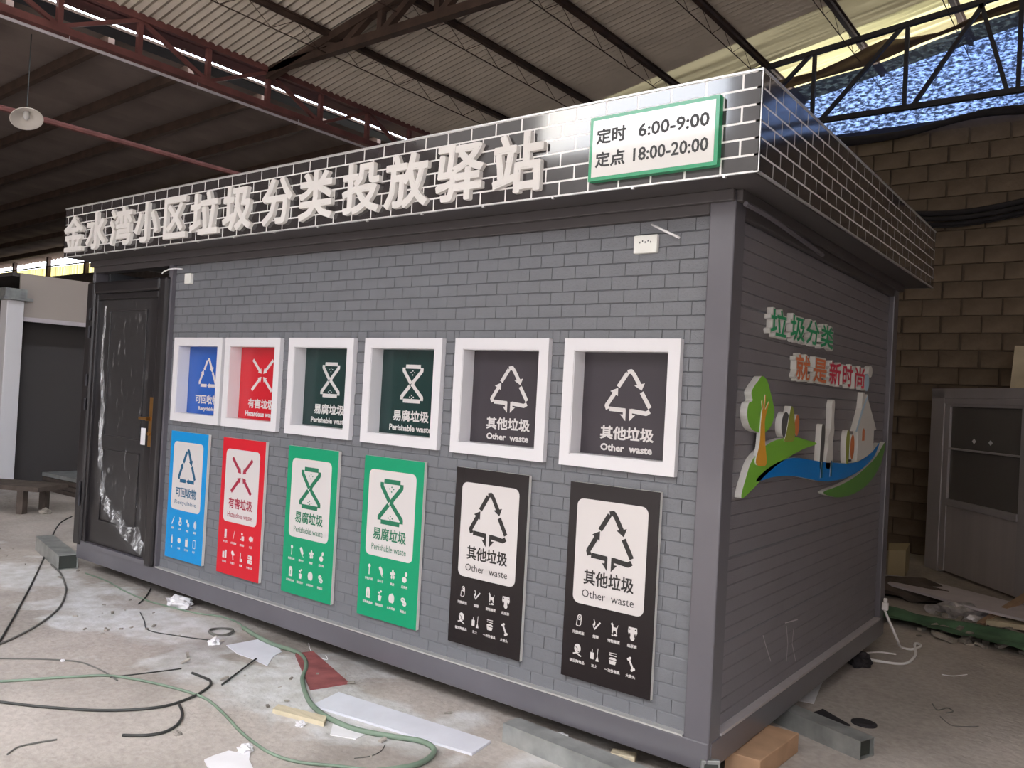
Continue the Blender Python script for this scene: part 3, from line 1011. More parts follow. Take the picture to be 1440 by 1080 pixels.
et.box(X1 - 0.001, X1 + 0.003, Yf - 0.003, Yf + 0.003, H, H + FH)
et.box(X0 - 0.003, X1 + 0.003, Yf - 0.003, Yf + 0.01, H - 0.004, H + 0.001)
et.box(X1 - 0.01, X1 + 0.003, Yf, Yb_, H - 0.004, H + 0.001)
obj('edge_trim', et, 'silver', booth, label='thin silver trim along the fascia edges')
scr = MB()
for i in range(14):
    x = X1 - 0.14 - i * 0.42
    scr.box(x - 0.006, x + 0.006, Yf - 0.004, Yf + 0.008, H - 0.012, H - 0.003)
obj('screw_head', scr, 'silver', booth, kind='stuff')
crn = MB().box(-0.012, 0.07, -0.012, 0.012, 0, 0.085).box(0.0, 0.06, -0.02, -0.012, 0.012, 0.07, 1)
obj('corner_lug', crn, ['galv', 'galvdark'], booth, label='small galvanised lug at the foot of the near corner', loc=(L - 0.02, 0.0, -0.03), rot=(0, 0, 0.7), bevel=0.004)

# door
door = obj('door', MB().box(0.10, 1.12, 0.012, 0.05, 0.155, 2.23), 'door', booth, label='dark bronze metal door half wrapped in clear film', bevel=0.004)
df = MB()
df.box(-0.02, 0.10, -0.035, 0.06, 0.12, 2.32).box(1.12, 1.225, -0.035, 0.06, 0.12, 2.32).box(0.10, 1.12, -0.035, 0.06, 2.22, 2.32)
obj('door_frame', df, 'door', door, bevel=0.02)
dp = MB()
dp.box(0.10, 0.14, -0.015, 0.02, 0.15, 2.22).box(1.08, 1.12, -0.015, 0.02, 0.15, 2.22).box(0.14, 1.08, -0.015, 0.02, 2.17, 2.22)
obj('door_stop', dp, 'door', door, bevel=0.008)
obj('threshold', MB().box(0.10, 1.12, -0.02, 0.05, 0.12, 0.155), 'steel', door)
dpn = MB()
for (a, b, c, d) in ((0.32, 0.90, 0.35, 0.95), (0.32, 0.90, 1.05, 2.08)):
    dpn.box(a, b, 0.002, 0.012, c, c + 0.012).box(a, b, 0.002, 0.012, d - 0.012, d).box(a, a + 0.012, 0.002, 0.012, c, d).box(b - 0.012, b, 0.002, 0.012, c, d)
obj('pressed_moulding', dpn, 'door', door, bevel=0.003)
hd = MB()
hd.box(1.065, 1.115, -0.022, -0.012, 1.02, 1.40)
hd.box(0.985, 1.10, -0.062, -0.045, 1.225, 1.245).box(1.085, 1.10, -0.062, -0.015, 1.22, 1.25)
hd.tube([(1.09, -0.022, 1.12), (1.09, -0.036, 1.12)], 0.016, 12)
obj('door_handle', hd, 'brass', door, label='brass lever handle with a tall back plate', bevel=0.003)
obj('paper_tag', MB().box(0.985, 1.05, -0.034, -0.032, 1.03, 1.16), 'paper', door, label='small white paper tag hanging from the handle')
hg = MB()
for z in (0.45, 0.55, 1.25, 1.45, 1.85, 2.0):
    hg.tube([(0.085, -0.045, z), (0.085, -0.045, z + 0.09)], 0.010, 8)
    hg.tube([(0.085, -0.045, z + 0.09), (0.085, -0.045, z + 0.10)], 0.012, 8)
obj('hinge', hg, 'darksteel', door)
fm = MB()
NXf, NZf = 26, 60
for j in range(NZf + 1):
    t = j / NZf
    z = 2.16 - t * 1.98
    xl = lerp([(0, 0.27), (0.25, 0.24), (0.5, 0.30), (0.82, 0.36), (0.9, 0.55), (1.0, 0.93)], t)
    xr = lerp([(0, 1.0), (0.5, 1.0), (0.8, 1.02), (1.0, 1.06)], t)
    for i in range(NXf + 1):
        s = i / NXf
        x = xl + (xr - xl) * s
        rough = 0.006 + 0.030 * math.exp(-s * 7) + 0.02 * t * t
        y = -0.006 - abs(noise.noise(Vector((x * 16, 3.1, z * 5)))) * rough * 1.7 - abs(noise.noise(Vector((x * 50, 1.1, z * 19)))) * rough * 0.7
        fm.v.append((x, y, z))
for j in range(NZf):
    for i in range(NXf):
        a = j * (NXf + 1) + i
        fm.f.append((a, a + NXf + 1, a + NXf + 2, a + 1)); fm.m.append(0)
obj('protective_film', fm, 'film', door, label='crumpled clear plastic film peeling off the door')

fe = MB()
edge = smooth_path([(0.27, 0, 2.12), (0.25, 0, 1.75), (0.29, 0, 1.35), (0.30, 0, 0.95), (0.34, 0, 0.70), (0.42, 0, 0.50), (0.62, 0, 0.36), (0.82, 0, 0.27), (1.05, 0, 0.17)], 9)
ne = len(edge)
for i, P in enumerate(edge):
    t = i / (ne - 1)
    d = (edge[min(i + 1, ne - 1)] - edge[max(i - 1, 0)]).normalized()
    nn = Vector((-d.z, 0, d.x))
    if nn.x < 0:
        nn = -nn
    wdt = (0.03 + 0.14 * t ** 1.5) * (1 + 0.5 * noise.noise(P * 9))
    for k in range(9):
        q = P + nn * wdt * k / 8
        fe.v.append((q.x, -0.008 - abs(noise.noise(Vector((q.x * 45, i * 0.5, q.z * 38)))) * (0.012 + 0.035 * t) - 0.006 * (k % 2), q.z + 0.008 * noise.noise(Vector((i * .9, k, 0)))))
for i in range(ne - 1):
    for k in range(8):
        a = i * 9 + k
        fe.f.append((a, a + 9, a + 10, a + 1)); fe.m.append(0)
obj('film_edge', fe, 'filmedge', door, label='bunched creased edge of the clear film')

# ---- symbols
def arrow(p, q, w=0.075, head=0.12, bent=None):
    dx, dy = q[0] - p[0], q[1] - p[1]
    Ln = math.hypot(dx, dy)
    ux, uy = dx / Ln, dy / Ln
    nx, ny = -uy, ux
    b = (q[0] - ux * head, q[1] - uy * head)
    return [('l', [p, b], w), ('p', [(b[0] + nx * w * .95, b[1] + ny * w * .95), (b[0] - nx * w * .95, b[1] - ny * w * .95), q])]
SYM = {}
SYM['other'] = [('l', [(0.27, 0.62), (0.46, 0.93)], .095), ('l', [(0.46, 0.95), (0.54, 0.97), (0.60, 0.90), (0.74, 0.66)], .095), ('p', [(0.62, 0.66), (0.84, 0.72), (0.78, 0.56)]),
                ('l', [(0.78, 0.52), (0.97, 0.19)], .095), ('l', [(0.97, 0.12), (0.90, 0.07), (0.58, 0.11)], .095), ('p', [(0.54, 0.15), (0.60, 0.15), (0.60, 0.02), (0.67, 0.02), (0.54, -0.12)]), ('p', [(0.54, 0.14), (0.60, 0.14), (0.60, 0.0), (0.54, -0.08)]),
                ('l', [(0.10, 0.13), (0.45, 0.11)], .095), ('p', [(0.40, 0.14), (0.46, 0.14), (0.46, -0.12), (0.34, 0.02), (0.40, 0.02)]),
                ('l', [(0.06, 0.12), (0.03, 0.20), (0.20, 0.48)], .095), ('p', [(0.10, 0.52), (0.27, 0.42), (0.27, 0.60)])]
SYM['recycle'] = [('l', [(0.28, 0.58), (0.44, 0.90)], .10), ('l', [(0.46, 0.93), (0.54, 0.93), (0.70, 0.62)], .10), ('p', [(0.58, 0.62), (0.80, 0.68), (0.74, 0.50)]),
                  ('l', [(0.76, 0.50), (0.96, 0.13)], .10), ('l', [(0.92, 0.06), (0.58, 0.06)], .10), ('p', [(0.62, 0.15), (0.62, -0.03), (0.50, 0.06)]),
                  ('l', [(0.46, 0.06), (0.12, 0.06)], .10), ('l', [(0.07, 0.10), (0.05, 0.16), (0.20, 0.45)], .10), ('p', [(0.10, 0.48), (0.28, 0.40), (0.26, 0.58)])]
SYM['hazard'] = (arrow((0.05, 0.97), (0.46, 0.55), .10, .14) + arrow((0.95, 0.97), (0.54, 0.55), .10, .14)
                 + arrow((0.05, 0.03), (0.46, 0.45), .10, .14) + arrow((0.95, 0.03), (0.54, 0.45), .10, .14))
SYM['perish'] = [('l', [(0.18, 0.93), (0.84, 0.93)], .10), ('l', [(0.10, 0.90), (0.10, 0.82), (0.44, 0.50)], .10), ('l', [(0.90, 0.90), (0.90, 0.82), (0.55, 0.55), (0.50, 0.42)], .10),
                 ('l', [(0.48, 0.56), (0.52, 0.44)], .05), ('l', [(0.40, 0.44), (0.05, 0.16), (0.05, 0.09)], .10), ('l', [(0.55, 0.44), (0.95, 0.16), (0.95, 0.08)], .10), ('l', [(0.12, 0.06), (0.88, 0.06)], .10),
                 ('e', .42, .78, .025, .016), ('e', .5, .72, .025, .016), ('e', .58, .78, .025, .016), ('e', .5, .82, .025, .016), ('e', .42, .16, .025, .016), ('e', .5, .20, .025, .016), ('e', .58, .16, .025, .016), ('e', .5, .13, .025, .016)]
# ---- pictograms
LEAF = ('p', [(0.5, 0.0), (0.85, 0.3), (0.8, 0.75), (0.5, 1.0), (0.2, 0.75), (0.15, 0.3)])
IC = {
 'roll': [('l', [(0.35, 0.85), (0.5, 0.98), (0.7, 0.95), (0.75, 0.75), (0.6, 0.6), (0.4, 0.62), (0.35, 0.85)], .07), ('l', [(0.3, 0.62), (0.22, 0.15), (0.55, 0.1), (0.72, 0.25), (0.76, 0.7)], .06), ('e', .55, .8, .08, .08)],
 'cigarette': [('l', [(0.3, 0.15), (0.95, 0.75)], .12), ('l', [(0.25, 0.25), (0.15, 0.5), (0.35, 0.65), (0.2, 0.9)], .07), ('e', .3, .55, .09, .12)],
 'dog': [('p', [(0.1, 0.85), (0.25, 1.0), (0.38, 0.85), (0.42, 0.68), (0.75, 0.66), (0.95, 0.9), (0.82, 0.5), (0.85, 0.22), (0.75, 0.22), (0.68, 0.42), (0.42, 0.42), (0.36, 0.2), (0.27, 0.2), (0.25, 0.6), (0.22, 0.8)]), ('e', .35, .05, .12, .06), ('e', .7, .1, .18, .08)],
 'nappy': [('p', [(0.05, 0.98), (0.95, 0.98), (1.0, 0.62), (0.85, 0.35), (0.65, 0.03), (0.5, 0.0), (0.35, 0.03), (0.15, 0.35), (0.0, 0.62)]), ('E', .18, .82, .09, .05), ('E', .82, .82, .09, .05), ('E', .22, .38, .08, .17), ('E', .78, .38, .08, .17)],
 'pot': [('e', .5, .6, .38, .36), ('l', [(0.0, 0.15), (0.35, 0.25), (0.95, 0.05)], .1), ('L', [(0.25, 0.75), (0.5, 0.6), (0.45, 0.4), (0.75, 0.35)], .05)],
 'broom': [('p', [(0.0, 0.1), (0.4, 0.1), (0.4, 0.6), (0.0, 0.6)]), ('l', [(0.2, 0.6), (0.2, 0.85)], .06), ('l', [(0.8, 0.4), (0.85, 1.0)], .05), ('p', [(0.6, 0.0), (0.98, 0.02), (0.82, 0.45)])],
 'lunchbox': [('l', [(0.1, 0.92), (0.9, 0.95)], .06), ('l', [(0.1, 0.78), (0.9, 0.75)], .06), ('e', .5, .48, .42, .14), ('p', [(0.1, 0.40), (0.9, 0.36), (0.8, 0.1), (0.2, 0.1)]), ('L', [(0.12, 0.42), (0.88, 0.40)], .05)],
 'bone': [('l', [(0.3, 0.8), (0.7, 0.2)], .16), ('e', .2, .82, .14, .11), ('e', .38, .92, .13, .1), ('e', .62, .08, .13, .1), ('e', .82, .17, .14, .11)],
 'cone': [('e', .5, .8, .22, .18), ('l', [(0.5, 0.65), (0.5, 0.0)], .12)],
 'leaves': [('p', [(0.1, 0.8), (0.35, 1.0), (0.7, 0.8), (0.9, 0.4), (0.7, 0.05), (0.45, 0.35)]), ('l', [(0.8, 0.1), (0.95, 0.0)], .07)],
 'flower': [('e', .5, .75, .14, .2), ('e', .25, .55, .2, .12), ('e', .75, .6, .2, .12), ('e', .35, .25, .13, .18), ('e', .7, .28, .14, .18), ('e', .5, .5, .14, .12)],
 'peel': [('e', .45, .28, .38, .26), ('e', .7, .8, .2, .2), ('l', [(0.5, 0.5), (0.65, 0.75)], .06)],
 'carton': [('p', [(0.15, 0.0), (0.85, 0.0), (0.85, 0.75), (0.65, 1.0), (0.3, 1.0), (0.15, 0.75)]), ('L', [(0.5, 0.2), (0.5, 0.6)], .1)],
 'plant': [('p', [(0.2, 0.5), (0.85, 0.5), (0.72, 0.0), (0.32, 0.0)]), ('l', [(0.5, 0.5), (0.55, 0.85)], .06), ('e', .7, .9, .16, .1), ('e', .35, .75, .16, .09)],
 'apple': [('e', .34, .5, .32, .42), ('e', .66, .5, .32, .42), ('l', [(0.5, 0.85), (0.58, 1.0)], .06)],
 'cake': [('e', .4, .65, .36, .22), ('e', .65, .35, .34, .24), ('L', [(0.15, 0.7), (0.6, 0.65)], .05), ('L', [(0.4, 0.35), (0.85, 0.3)], .05)],
 'pen': [('l', [(0.2, 0.05), (0.8, 0.95)], .14)],
 'bear': [('e', .5, .35, .4, .35), ('e', .5, .78, .24, .2), ('e', .28, .95, .1, .08), ('e', .72, .95, .1, .08), ('E', .5, .33, .16, .14)],
 'cups': [('e', .3, .75, .24, .2), ('e', .7, .35, .28, .26), ('l', [(0.4, 0.6), (0.6, 0.5)], .08)],
 'fan': [LEAF, ('L', [(0.5, 0.1), (0.5, 0.9)], .05)],
 'bottle': [('p', [(0.3, 0.0), (0.7, 0.0), (0.7, 0.65), (0.58, 0.8), (0.58, 1.0), (0.42, 1.0), (0.42, 0.8), (0.3, 0.65)])],
 'bowl': [('e', .5, .5, .45, .32)],
 'bag': [('p', [(0.15, 0.0), (0.85, 0.0), (0.85, 0.8), (0.15, 0.8)]), ('l', [(0.3, 0.8), (0.35, 1.0)], .07), ('l', [(0.7, 0.8), (0.65, 1.0)], .07)],
 'phone': [('l', [(0.2, 0.05), (0.2, 0.95), (0.8, 0.95), (0.8, 0.05), (0.2, 0.05)], .08)],
 'can': [('p', [(0.25, 0.1), (0.75, 0.1), (0.75, 0.95), (0.25, 0.95)]), ('l', [(0.2, 0.02), (0.8, 0.02)], .06)],
 'tube': [('l', [(0.35, 0.05), (0.65, 0.95)], .08)],
 'paint': [('p', [(0.35, 0.1), (0.9, 0.1), (0.9, 0.6), (0.35, 0.6)]), ('l', [(0.0, 0.15), (0.3, 0.3)], .08), ('e', .4, .8, .2, .14)],
 'fish': [('e', .45, .5, .42, .28), ('p', [(0.8, 0.5), (1.0, 0.8), (1.0, 0.2)])],
 'jars': [('p', [(0.0, 0.0), (0.45, 0.0), (0.45, 0.7), (0.0, 0.7)]), ('p', [(0.55, 0.0), (1.0, 0.0), (1.0, 0.9), (0.55, 0.9)])],
 'bulb': [('e', .4, .75, .3, .22), ('l', [(0.45, 0.6), (0.6, 0.0)], .16), ('e', .75, .6, .15, .12)],
 'thermo': [('l', [(0.3, 0.0), (0.3, 1.0)], .16), ('p', [(0.45, 0.0), (0.75, 0.0), (0.75, 0.35), (0.45, 0.35)])],
 'battery': [('p', [(0.0, 0.05), (1.0, 0.05), (1.0, 0.45), (0.0, 0.45)]), ('p', [(0.05, 0.55), (0.95, 0.55), (0.95, 0.95), (0.05, 0.95)]), ('E', .3, .75, .1, .1), ('E', .7, .25, .1, .1)],
}
KINDS = {
 'other': dict(zh='其他垃圾', en='Other  waste', icons=['roll', 'cigarette', 'dog', 'nappy', 'pot', 'broom', 'lunchbox', 'bone'], cap=['污损纸张', '烟蒂', '宠物粪便', '纸尿裤', '破旧陶瓷品', '灰土', '一次性餐具', '大骨头']),
 'perish': dict(zh='易腐垃圾', en='Perishable waste', icons=['cone', 'leaves', 'flower', 'peel', 'carton', 'plant', 'apple', 'cake'], cap=['骨骼内脏', '菜叶子', '果皮', '瓜果壳', '过期食品类', '残枝落叶', '水果残余', '剩糕点']),
 'recycle': dict(zh='可回收物', en='Recyclable', icons=['pen', 'bear', 'cups', 'fan', 'bottle', 'bowl', 'bag', 'phone'], cap=['塑料', '玩具', '玻璃', '纸张', '瓶', '金属', '旧衣物', '电子']),
 'hazard': dict(zh='有害垃圾', en='Hazardous waste', icons=['can', 'tube', 'paint', 'fish', 'jars', 'bulb', 'thermo', 'battery'], cap=['杀虫剂', '水银温度', '废油漆', '药品', '化妆品', '节能灯', '墨盒', '充电电池']),
}
POST = [('recycle', 1.355, 'blue', 'navyink', 'blue sign board with triangle of arrows hanging beside the door'),
        ('hazard', 2.022, 'red', 'redink', 'red sign board with crossed arrows hanging on the front wall'),
        ('perish', 2.745, 'green', 'greenink', 'green hourglass sign board next to the red one'),
        ('perish', 3.462, 'green', 'greenink', 'green hourglass sign board next to a black one'),
        ('other', 4.183, 'black', 'ink', 'black tree arrow sign board next to a green one'),
        ('other', 4.915, 'black', 'ink', 'black tree arrow sign board nearest the booth corner')]
PWd, PZ0, PZ1 = 0.483, 0.232, 1.165
def rounded(u0, v0, u1, v1, r, n=5):
    pts = []
    for cx, cy, a0 in ((u1 - r, v1 - r, 0), (u0 + r, v1 - r, 90), (u0 + r, v0 + r, 180), (u1 - r, v0 + r, 270)):
        for i in range(n + 1):
            a = math.radians(a0 + 90 * i / n)
            pts.append((cx + r * math.cos(a), cy + r * math.sin(a)))
    return pts
for kind, px, colr, inkc, lab in POST:
    K = KINDS[kind]
    t = thing('sign_board', (px + PWd / 2, 0.026, PZ0), lab, 'sign', 'waste type boards along the lower wall')
    T = lambda u, v, w: (u - PWd / 2, -w, v)
    h = PZ1 - PZ0
    W1 = 0.022
    obj('board', MB().prism([(0, 0), (PWd, 0), (PWd, h), (0, h)], T, 0.0, W1, 0, 1), [colr, 'pvcedge'], t)
    obj('card', MB().prism(rounded(0.095 * PWd, h * 0.385, 0.885 * PWd, h * 0.92, 0.035), T, W1, W1 + 0.0008), 'card', t)
    mb = MB()
    c = 0.49 * PWd
    if kind == 'other':
        bx_ = (c - 0.125, h * 0.605, c + 0.125, h * 0.875)
    elif kind == 'perish':
        bx_ = (c - 0.10, h * 0.585, c + 0.10, h * 0.875)
    elif kind == 'hazard':
        bx_ = (c - 0.125, h * 0.60, c + 0.125, h * 0.865)
    else:
        bx_ = (c - 0.115, h * 0.60, c + 0.115, h * 0.875)
    draw(mb, SYM[kind], bx_, T, W1 + 0.0018)
    obj('symbol', mb, inkc, t)
    mb = add_text(MB(), K['zh'], (c - 0.135, h * 0.487, c + 0.135, h * 0.565), T, W1 + 0.0018, bold=0.0016)
    obj('lettering', mb, inkc, t)
    mb = add_text(MB(), K['en'], (c - 0.14, h * 0.422, c + 0.14, h * 0.462), T, W1 + 0.0018, bold=0.0)
    obj('lettering', mb, inkc, t)
    for i in range(8):
        cu = (0.165, 0.365, 0.565, 0.765)[i % 4] * PWd + 0.008
        cv = h * (0.295 if i < 4 else 0.148)
        s = 0.0255
        obj('icon', draw(MB(), IC[K['icons'][i]], (cu - 0.024, cv - 0.031, cu + 0.024, cv + 0.031), T, W1 + 0.001), ['card', colr], t)
        cp = K['cap'][i]
        wd = 0.0082 * len(cp)
        cb = MB()
        add_text(cb, cp, (cu - wd, cv - 0.063, cu + wd, cv - 0.047), T, W1 + 0.001, bold=0.0006)
        obj('caption', cb, 'card', t)

# ---- hatches
HK = [('recycle', 'deepblue', 'blue'), ('hazard', 'deepred', 'red'), ('perish', 'deepgreen', 'dark green'), ('perish', 'deepgreen', 'dark green'), ('other', 'charcoal', 'charcoal'), ('other', 'charcoal', 'charcoal')]
for (kind, colr, cw), hx in zip(HK, HX):
    K = KINDS[kind]
    fr = MB()
    a, b, c, d = hx, hx + HW_, HZ0, HZ1
    for (p, q, r, s) in ((a, b, c, c + FR), (a, b, d - FR, d), (a, a + FR, c + FR, d - FR), (b - FR, b, c + FR, d - FR)):
        fr.box(p, q, 0.0, T0 + 0.004, r, s)
    hatch = obj('deposit_hatch', fr, 'white', booth, label='white framed deposit hatch with a %s panel inside' % cw)
    rv = MB()
    g = 0.012
    yB = 0.095
    rv.box(a + FR - 0.004, a + FR + 0.004, 0.004, yB, c + FR, d - FR).box(b - FR - 0.004, b - FR + 0.004, 0.004, yB, c + FR, d - FR)
    rv.box(a + FR, b - FR, 0.004, yB, c + FR - 0.004, c + FR + 0.004).box(a + FR, b - FR, 0.004, yB, d - FR - 0.004, d - FR + 0.004)
    obj('reveal', rv, 'white', hatch)
    obj('flap', MB().box(a + FR - g, b - FR + g, yB, yB + 0.012, c + FR - g, d - FR + g), colr, hatch, label='%s hatch panel' % cw)
    T = FRONT(yB)
    cx = (a + b) / 2 + 0.006
    if kind == 'other':
        bx_ = (cx - 0.125, 1.497, cx + 0.125, 1.716)
    elif kind == 'perish':
        bx_ = (cx - 0.09, 1.485, cx + 0.09, 1.715)
    elif kind == 'hazard':
        bx_ = (cx - 0.125, 1.495, cx + 0.125, 1.72)
    else:
        bx_ = (cx - 0.115, 1.50, cx + 0.115, 1.72)
    if kind == 'recycle':
        cx += 0.0
    obj('symbol', draw(MB(), SYM[kind], bx_, T, 0.0012), 'card', hatch)
    tb = add_text(MB(), K['zh'], (cx - 0.145, 1.378, cx + 0.145, 1.444), T, 0.0012, bold=0.0022)
    ew = 0.10 if kind == 'recycle' else (0.17 if kind in ('perish', 'hazard') else 0.14)
    add_text(tb, K['en'], (cx - ew, 1.322, cx + ew, 1.358), T, 0.0012, bold=0.002)
    obj('lettering', tb, 'card', hatch)

# ---- fascia lettering and time sign
fl_ = thing('fascia_lettering', (L / 2, -OF, 2.53), 'row of thirteen thick off-white characters standing on the tiled fascia', 'lettering')
TL = lambda u, v, w: (u - L / 2, -w, v - 2.53)
LET = [('金', .019, .341), ('水', .396, .708), ('湾', .771, 1.103), ('小', 1.141, 1.469), ('区', 1.543, 1.828), ('垃', 1.877, 2.209), ('圾', 2.264, 2.577), ('分', 2.686, 2.985), ('类', 3.049, 3.355), ('投', 3.437, 3.743), ('放', 3.784, 4.104), ('驿', 4.162, 4.478), ('站', 4.539, 4.84)]
for ch, a, b in LET:
    mb = add_text(MB(), ch, (a, 2.532, b, 2.822), TL, 0.0, 0.028, bold=0.0085, mf=0, ms=0)
    obj('letter', mb, 'letter', fl_)
ts = thing('time_sign', (5.405, -OF, 2.535), 'white opening hours board with a green border on the fascia', 'sign')
T = lambda u, v, w: (u - 5.405, -w, v - 2.535)
u0, u1, v0, v1 = 5.10, 5.71, 2.535, 2.82
obj('board', MB().prism([(u0, v0), (u1, v0), (u1, v1), (u0, v1)], T, 0.0, 0.036), 'signgreen', ts, label='green board edge and border')
bb = 0.016
obj('face', MB().prism([(u0 + bb, v0 + bb), (u1 - bb, v0 + bb), (u1 - bb, v1 - bb), (u0 + bb, v1 - bb)], T, 0.036, 0.0372), 'signwhite', ts)
for txt, bx4, bd in (('定时', (5.135, 2.695, 5.285, 2.765), .0022), ('6:00-9:00', (5.345, 2.700, 5.670, 2.758), .0018), ('定点', (5.135, 2.592, 5.285, 2.660), .0022), ('18:00-20:00', (5.325, 2.597, 5.670, 2.655), .0018)):
    obj('lettering', add_text(MB(), txt, bx4, T, 0.0380, bold=bd), 'ink', ts)

# ---- mural on the side wall
mur = thing('wall_relief', (L - 0.0345, 1.5, 1.07), 'cut-out relief of trees, hills, river and house on the side wall', 'relief')
TM = lambda u, v, w: (w, (u + 3.368) * 1.0162 - 3.368 - 1.5, 1.57 + (v - 1.57) * 1.0162 - 1.07)
def cut(name, pts, mats, w0=0.0, w1=0.032, label=None, sm=True):
    P = [(p[0], p[1]) for p in smooth_path([(a, b, 0) for a, b in pts], 4, closed=True)] if sm else pts
    mb = MB().prism(P, TM, w0, w1, 0, 1)
    return obj(name, mb, [mats, 'pvcedge'], mur, label)
cut('hill', [(0.175, 1.165), (0.215, 1.25), (0.29, 1.335), (0.47, 1.40), (0.66, 1.425), (0.85, 1.43), (1.05, 1.41), (1.21, 1.39), (0.98, 1.365), (0.72, 1.32), (0.48, 1.26), (0.30, 1.195)], 'leafgreen', label='green hill')
cut('tree', [(0.34, 1.455), (0.24, 1.475), (0.19, 1.53), (0.20, 1.585), (0.245, 1.60), (0.225, 1.635), (0.26, 1.668), (0.30, 1.69), (0.345, 1.715), (0.41, 1.70), (0.46, 1.65), (0.50, 1.60), (0.53, 1.55), (0.50, 1.49), (0.42, 1.455)], 'leafgreen', 0.0, 0.034, 'green tree crown')
cut('tree_trunk', [(0.31, 1.32), (0.345, 1.40), (0.35, 1.50), (0.36, 1.56), (0.385, 1.56), (0.40, 1.50), (0.42, 1.40), (0.45, 1.31), (0.38, 1.30)], 'orange', 0.02, 0.038, 'orange tree trunk')
cut('tree_branch', [(0.375, 1.50), (0.37, 1.55), (0.35, 1.60), (0.36, 1.605), (0.385, 1.56), (0.39, 1.63), (0.40, 1.63), (0.40, 1.56), (0.44, 1.60), (0.445, 1.592), (0.41, 1.53), (0.40, 1.49)], 'orange', 0.032, 0.0365, sm=False)
cut('river', [(0.34, 1.23), (0.45, 1.275), (0.62, 1.31), (0.83, 1.325), (1.06, 1.31), (1.30, 1.29), (1.56, 1.275), (1.82, 1.263), (2.05, 1.268), (2.25, 1.295), (2.40, 1.325), (2.555, 1.375), (2.46, 1.30), (2.30, 1.25), (2.08, 1.205), (1.84, 1.18), (1.55, 1.172), (1.28, 1.185), (1.02, 1.215), (0.80, 1.235), (0.56, 1.24)], 'river', label='blue river')
cut('hill', [(1.37, 1.118), (1.70, 1.14), (2.0, 1.175), (2.3, 1.235), (2.5, 1.29), (2.72, 1.38), (2.66, 1.27), (2.52, 1.18), (2.30, 1.11), (2.05, 1.075), (1.78, 1.065), (1.55, 1.08)], 'mosgreen', label='moss green hill')
def balloon(u, v, ru, rv, m, name, label):
    return cut(name, [(u + ru * math.cos(i * math.pi / 6), v + rv * math.sin(i * math.pi / 6)) for i in range(12)], m, label=label)
balloon(0.70, 1.49, 0.06, 0.065, 'charred', 'small_tree', 'small dark tree')
cut('small_tree', [(0.69, 1.41), (0.71, 1.45), (0.755, 1.57), (0.775, 1.585), (0.80, 1.57), (0.83, 1.50), (0.84, 1.45), (0.82, 1.41)], 'olive', 0, 0.034, 'small olive tree')
balloon(0.87, 1.49, 0.035, 0.055, 'rustorange', 'small_tree', 'small orange tree')
cut('person_cutout', [(1.28, 1.26), (1.275, 1.33), (1.28, 1.42), (1.285, 1.485), (1.31, 1.497), (1.345, 1.48), (1.35, 1.42), (1.34, 1.33), (1.335, 1.25)], 'charred', label='dark adult figure')
cut('person_cutout', [(1.39, 1.255), (1.40, 1.33), (1.42, 1.38), (1.405, 1.42), (1.45, 1.47), (1.455, 1.56), (1.45, 1.60), (1.47, 1.635), (1.505, 1.62), (1.505, 1.52), (1.52, 1.46), (1.50, 1.40), (1.51, 1.33), (1.505, 1.25)], 'offwhite', label='pale tall figure carrying a child')
for u in (1.315, 1.49):
    cut('reflection_leg', [(u - 0.02, 1.20), (u - 0.012, 1.29), (u + 0.012, 1.29), (u + 0.02, 1.20)], 'navyink', 0.032, 0.0335, sm=False)
cut('small_tree', [(1.79, 1.265), (1.77, 1.33), (1.765, 1.40), (1.785, 1.455), (1.82, 1.46), (1.84, 1.42), (1.84, 1.34), (1.83, 1.265)], 'olive', label='olive shrub')
balloon(1.905, 1.36, 0.045, 0.075, 'rustorange', 'small_tree', 'rust shrub')
cut('house', [(2.02, 1.26), (2.02, 1.455), (1.955, 1.455), (2.07, 1.60), (2.09, 1.70), (2.13, 1.70), (2.15, 1.655), (2.18, 1.69), (2.46, 1.465), (2.40, 1.46), (2.40, 1.33), (2.25, 1.29), (2.1, 1.27)], 'offwhite', sm=False, label='pale house')
cut('house_roof', [(1.95, 1.452), (2.075, 1.60), (2.19, 1.69), (2.20, 1.67), (2.10, 1.58), (1.985, 1.452)], 'skyblue', 0.032, 0.0345, sm=False, label='pale blue roof edge')
cut('house_window', [(2.11, 1.395), (2.11, 1.46), (2.145, 1.475), (2.17, 1.46), (2.17, 1.395)], 'rustorange', 0.032, 0.0335, sm=False, label='red brown window')
cut('balloon', [(2.165 + 0.06 * math.cos(i * math.pi / 6), 1.765 + 0.055 * math.sin(i * math.pi / 6)) for i in range(12)], 'skyblue', label='pale blue disc')
cut('balloon', [(2.245 + 0.045 * math.cos(i * math.pi / 6), 1.838 + 0.037 * math.sin(i * math.pi / 6)) for i in range(12)], 'offwhite', label='pale disc')
sl = thing('slogan_lettering', (L - 0.0345, 1.2, 1.72), 'two rows of small raised characters in green, orange and red on the side wall', 'lettering')
TM2 = lambda u, v, w: (w, (u + 3.368) * 1.020 - 3.368 - 1.2, 1.57 + (v - 1.57) * 1.020 - 1.72)
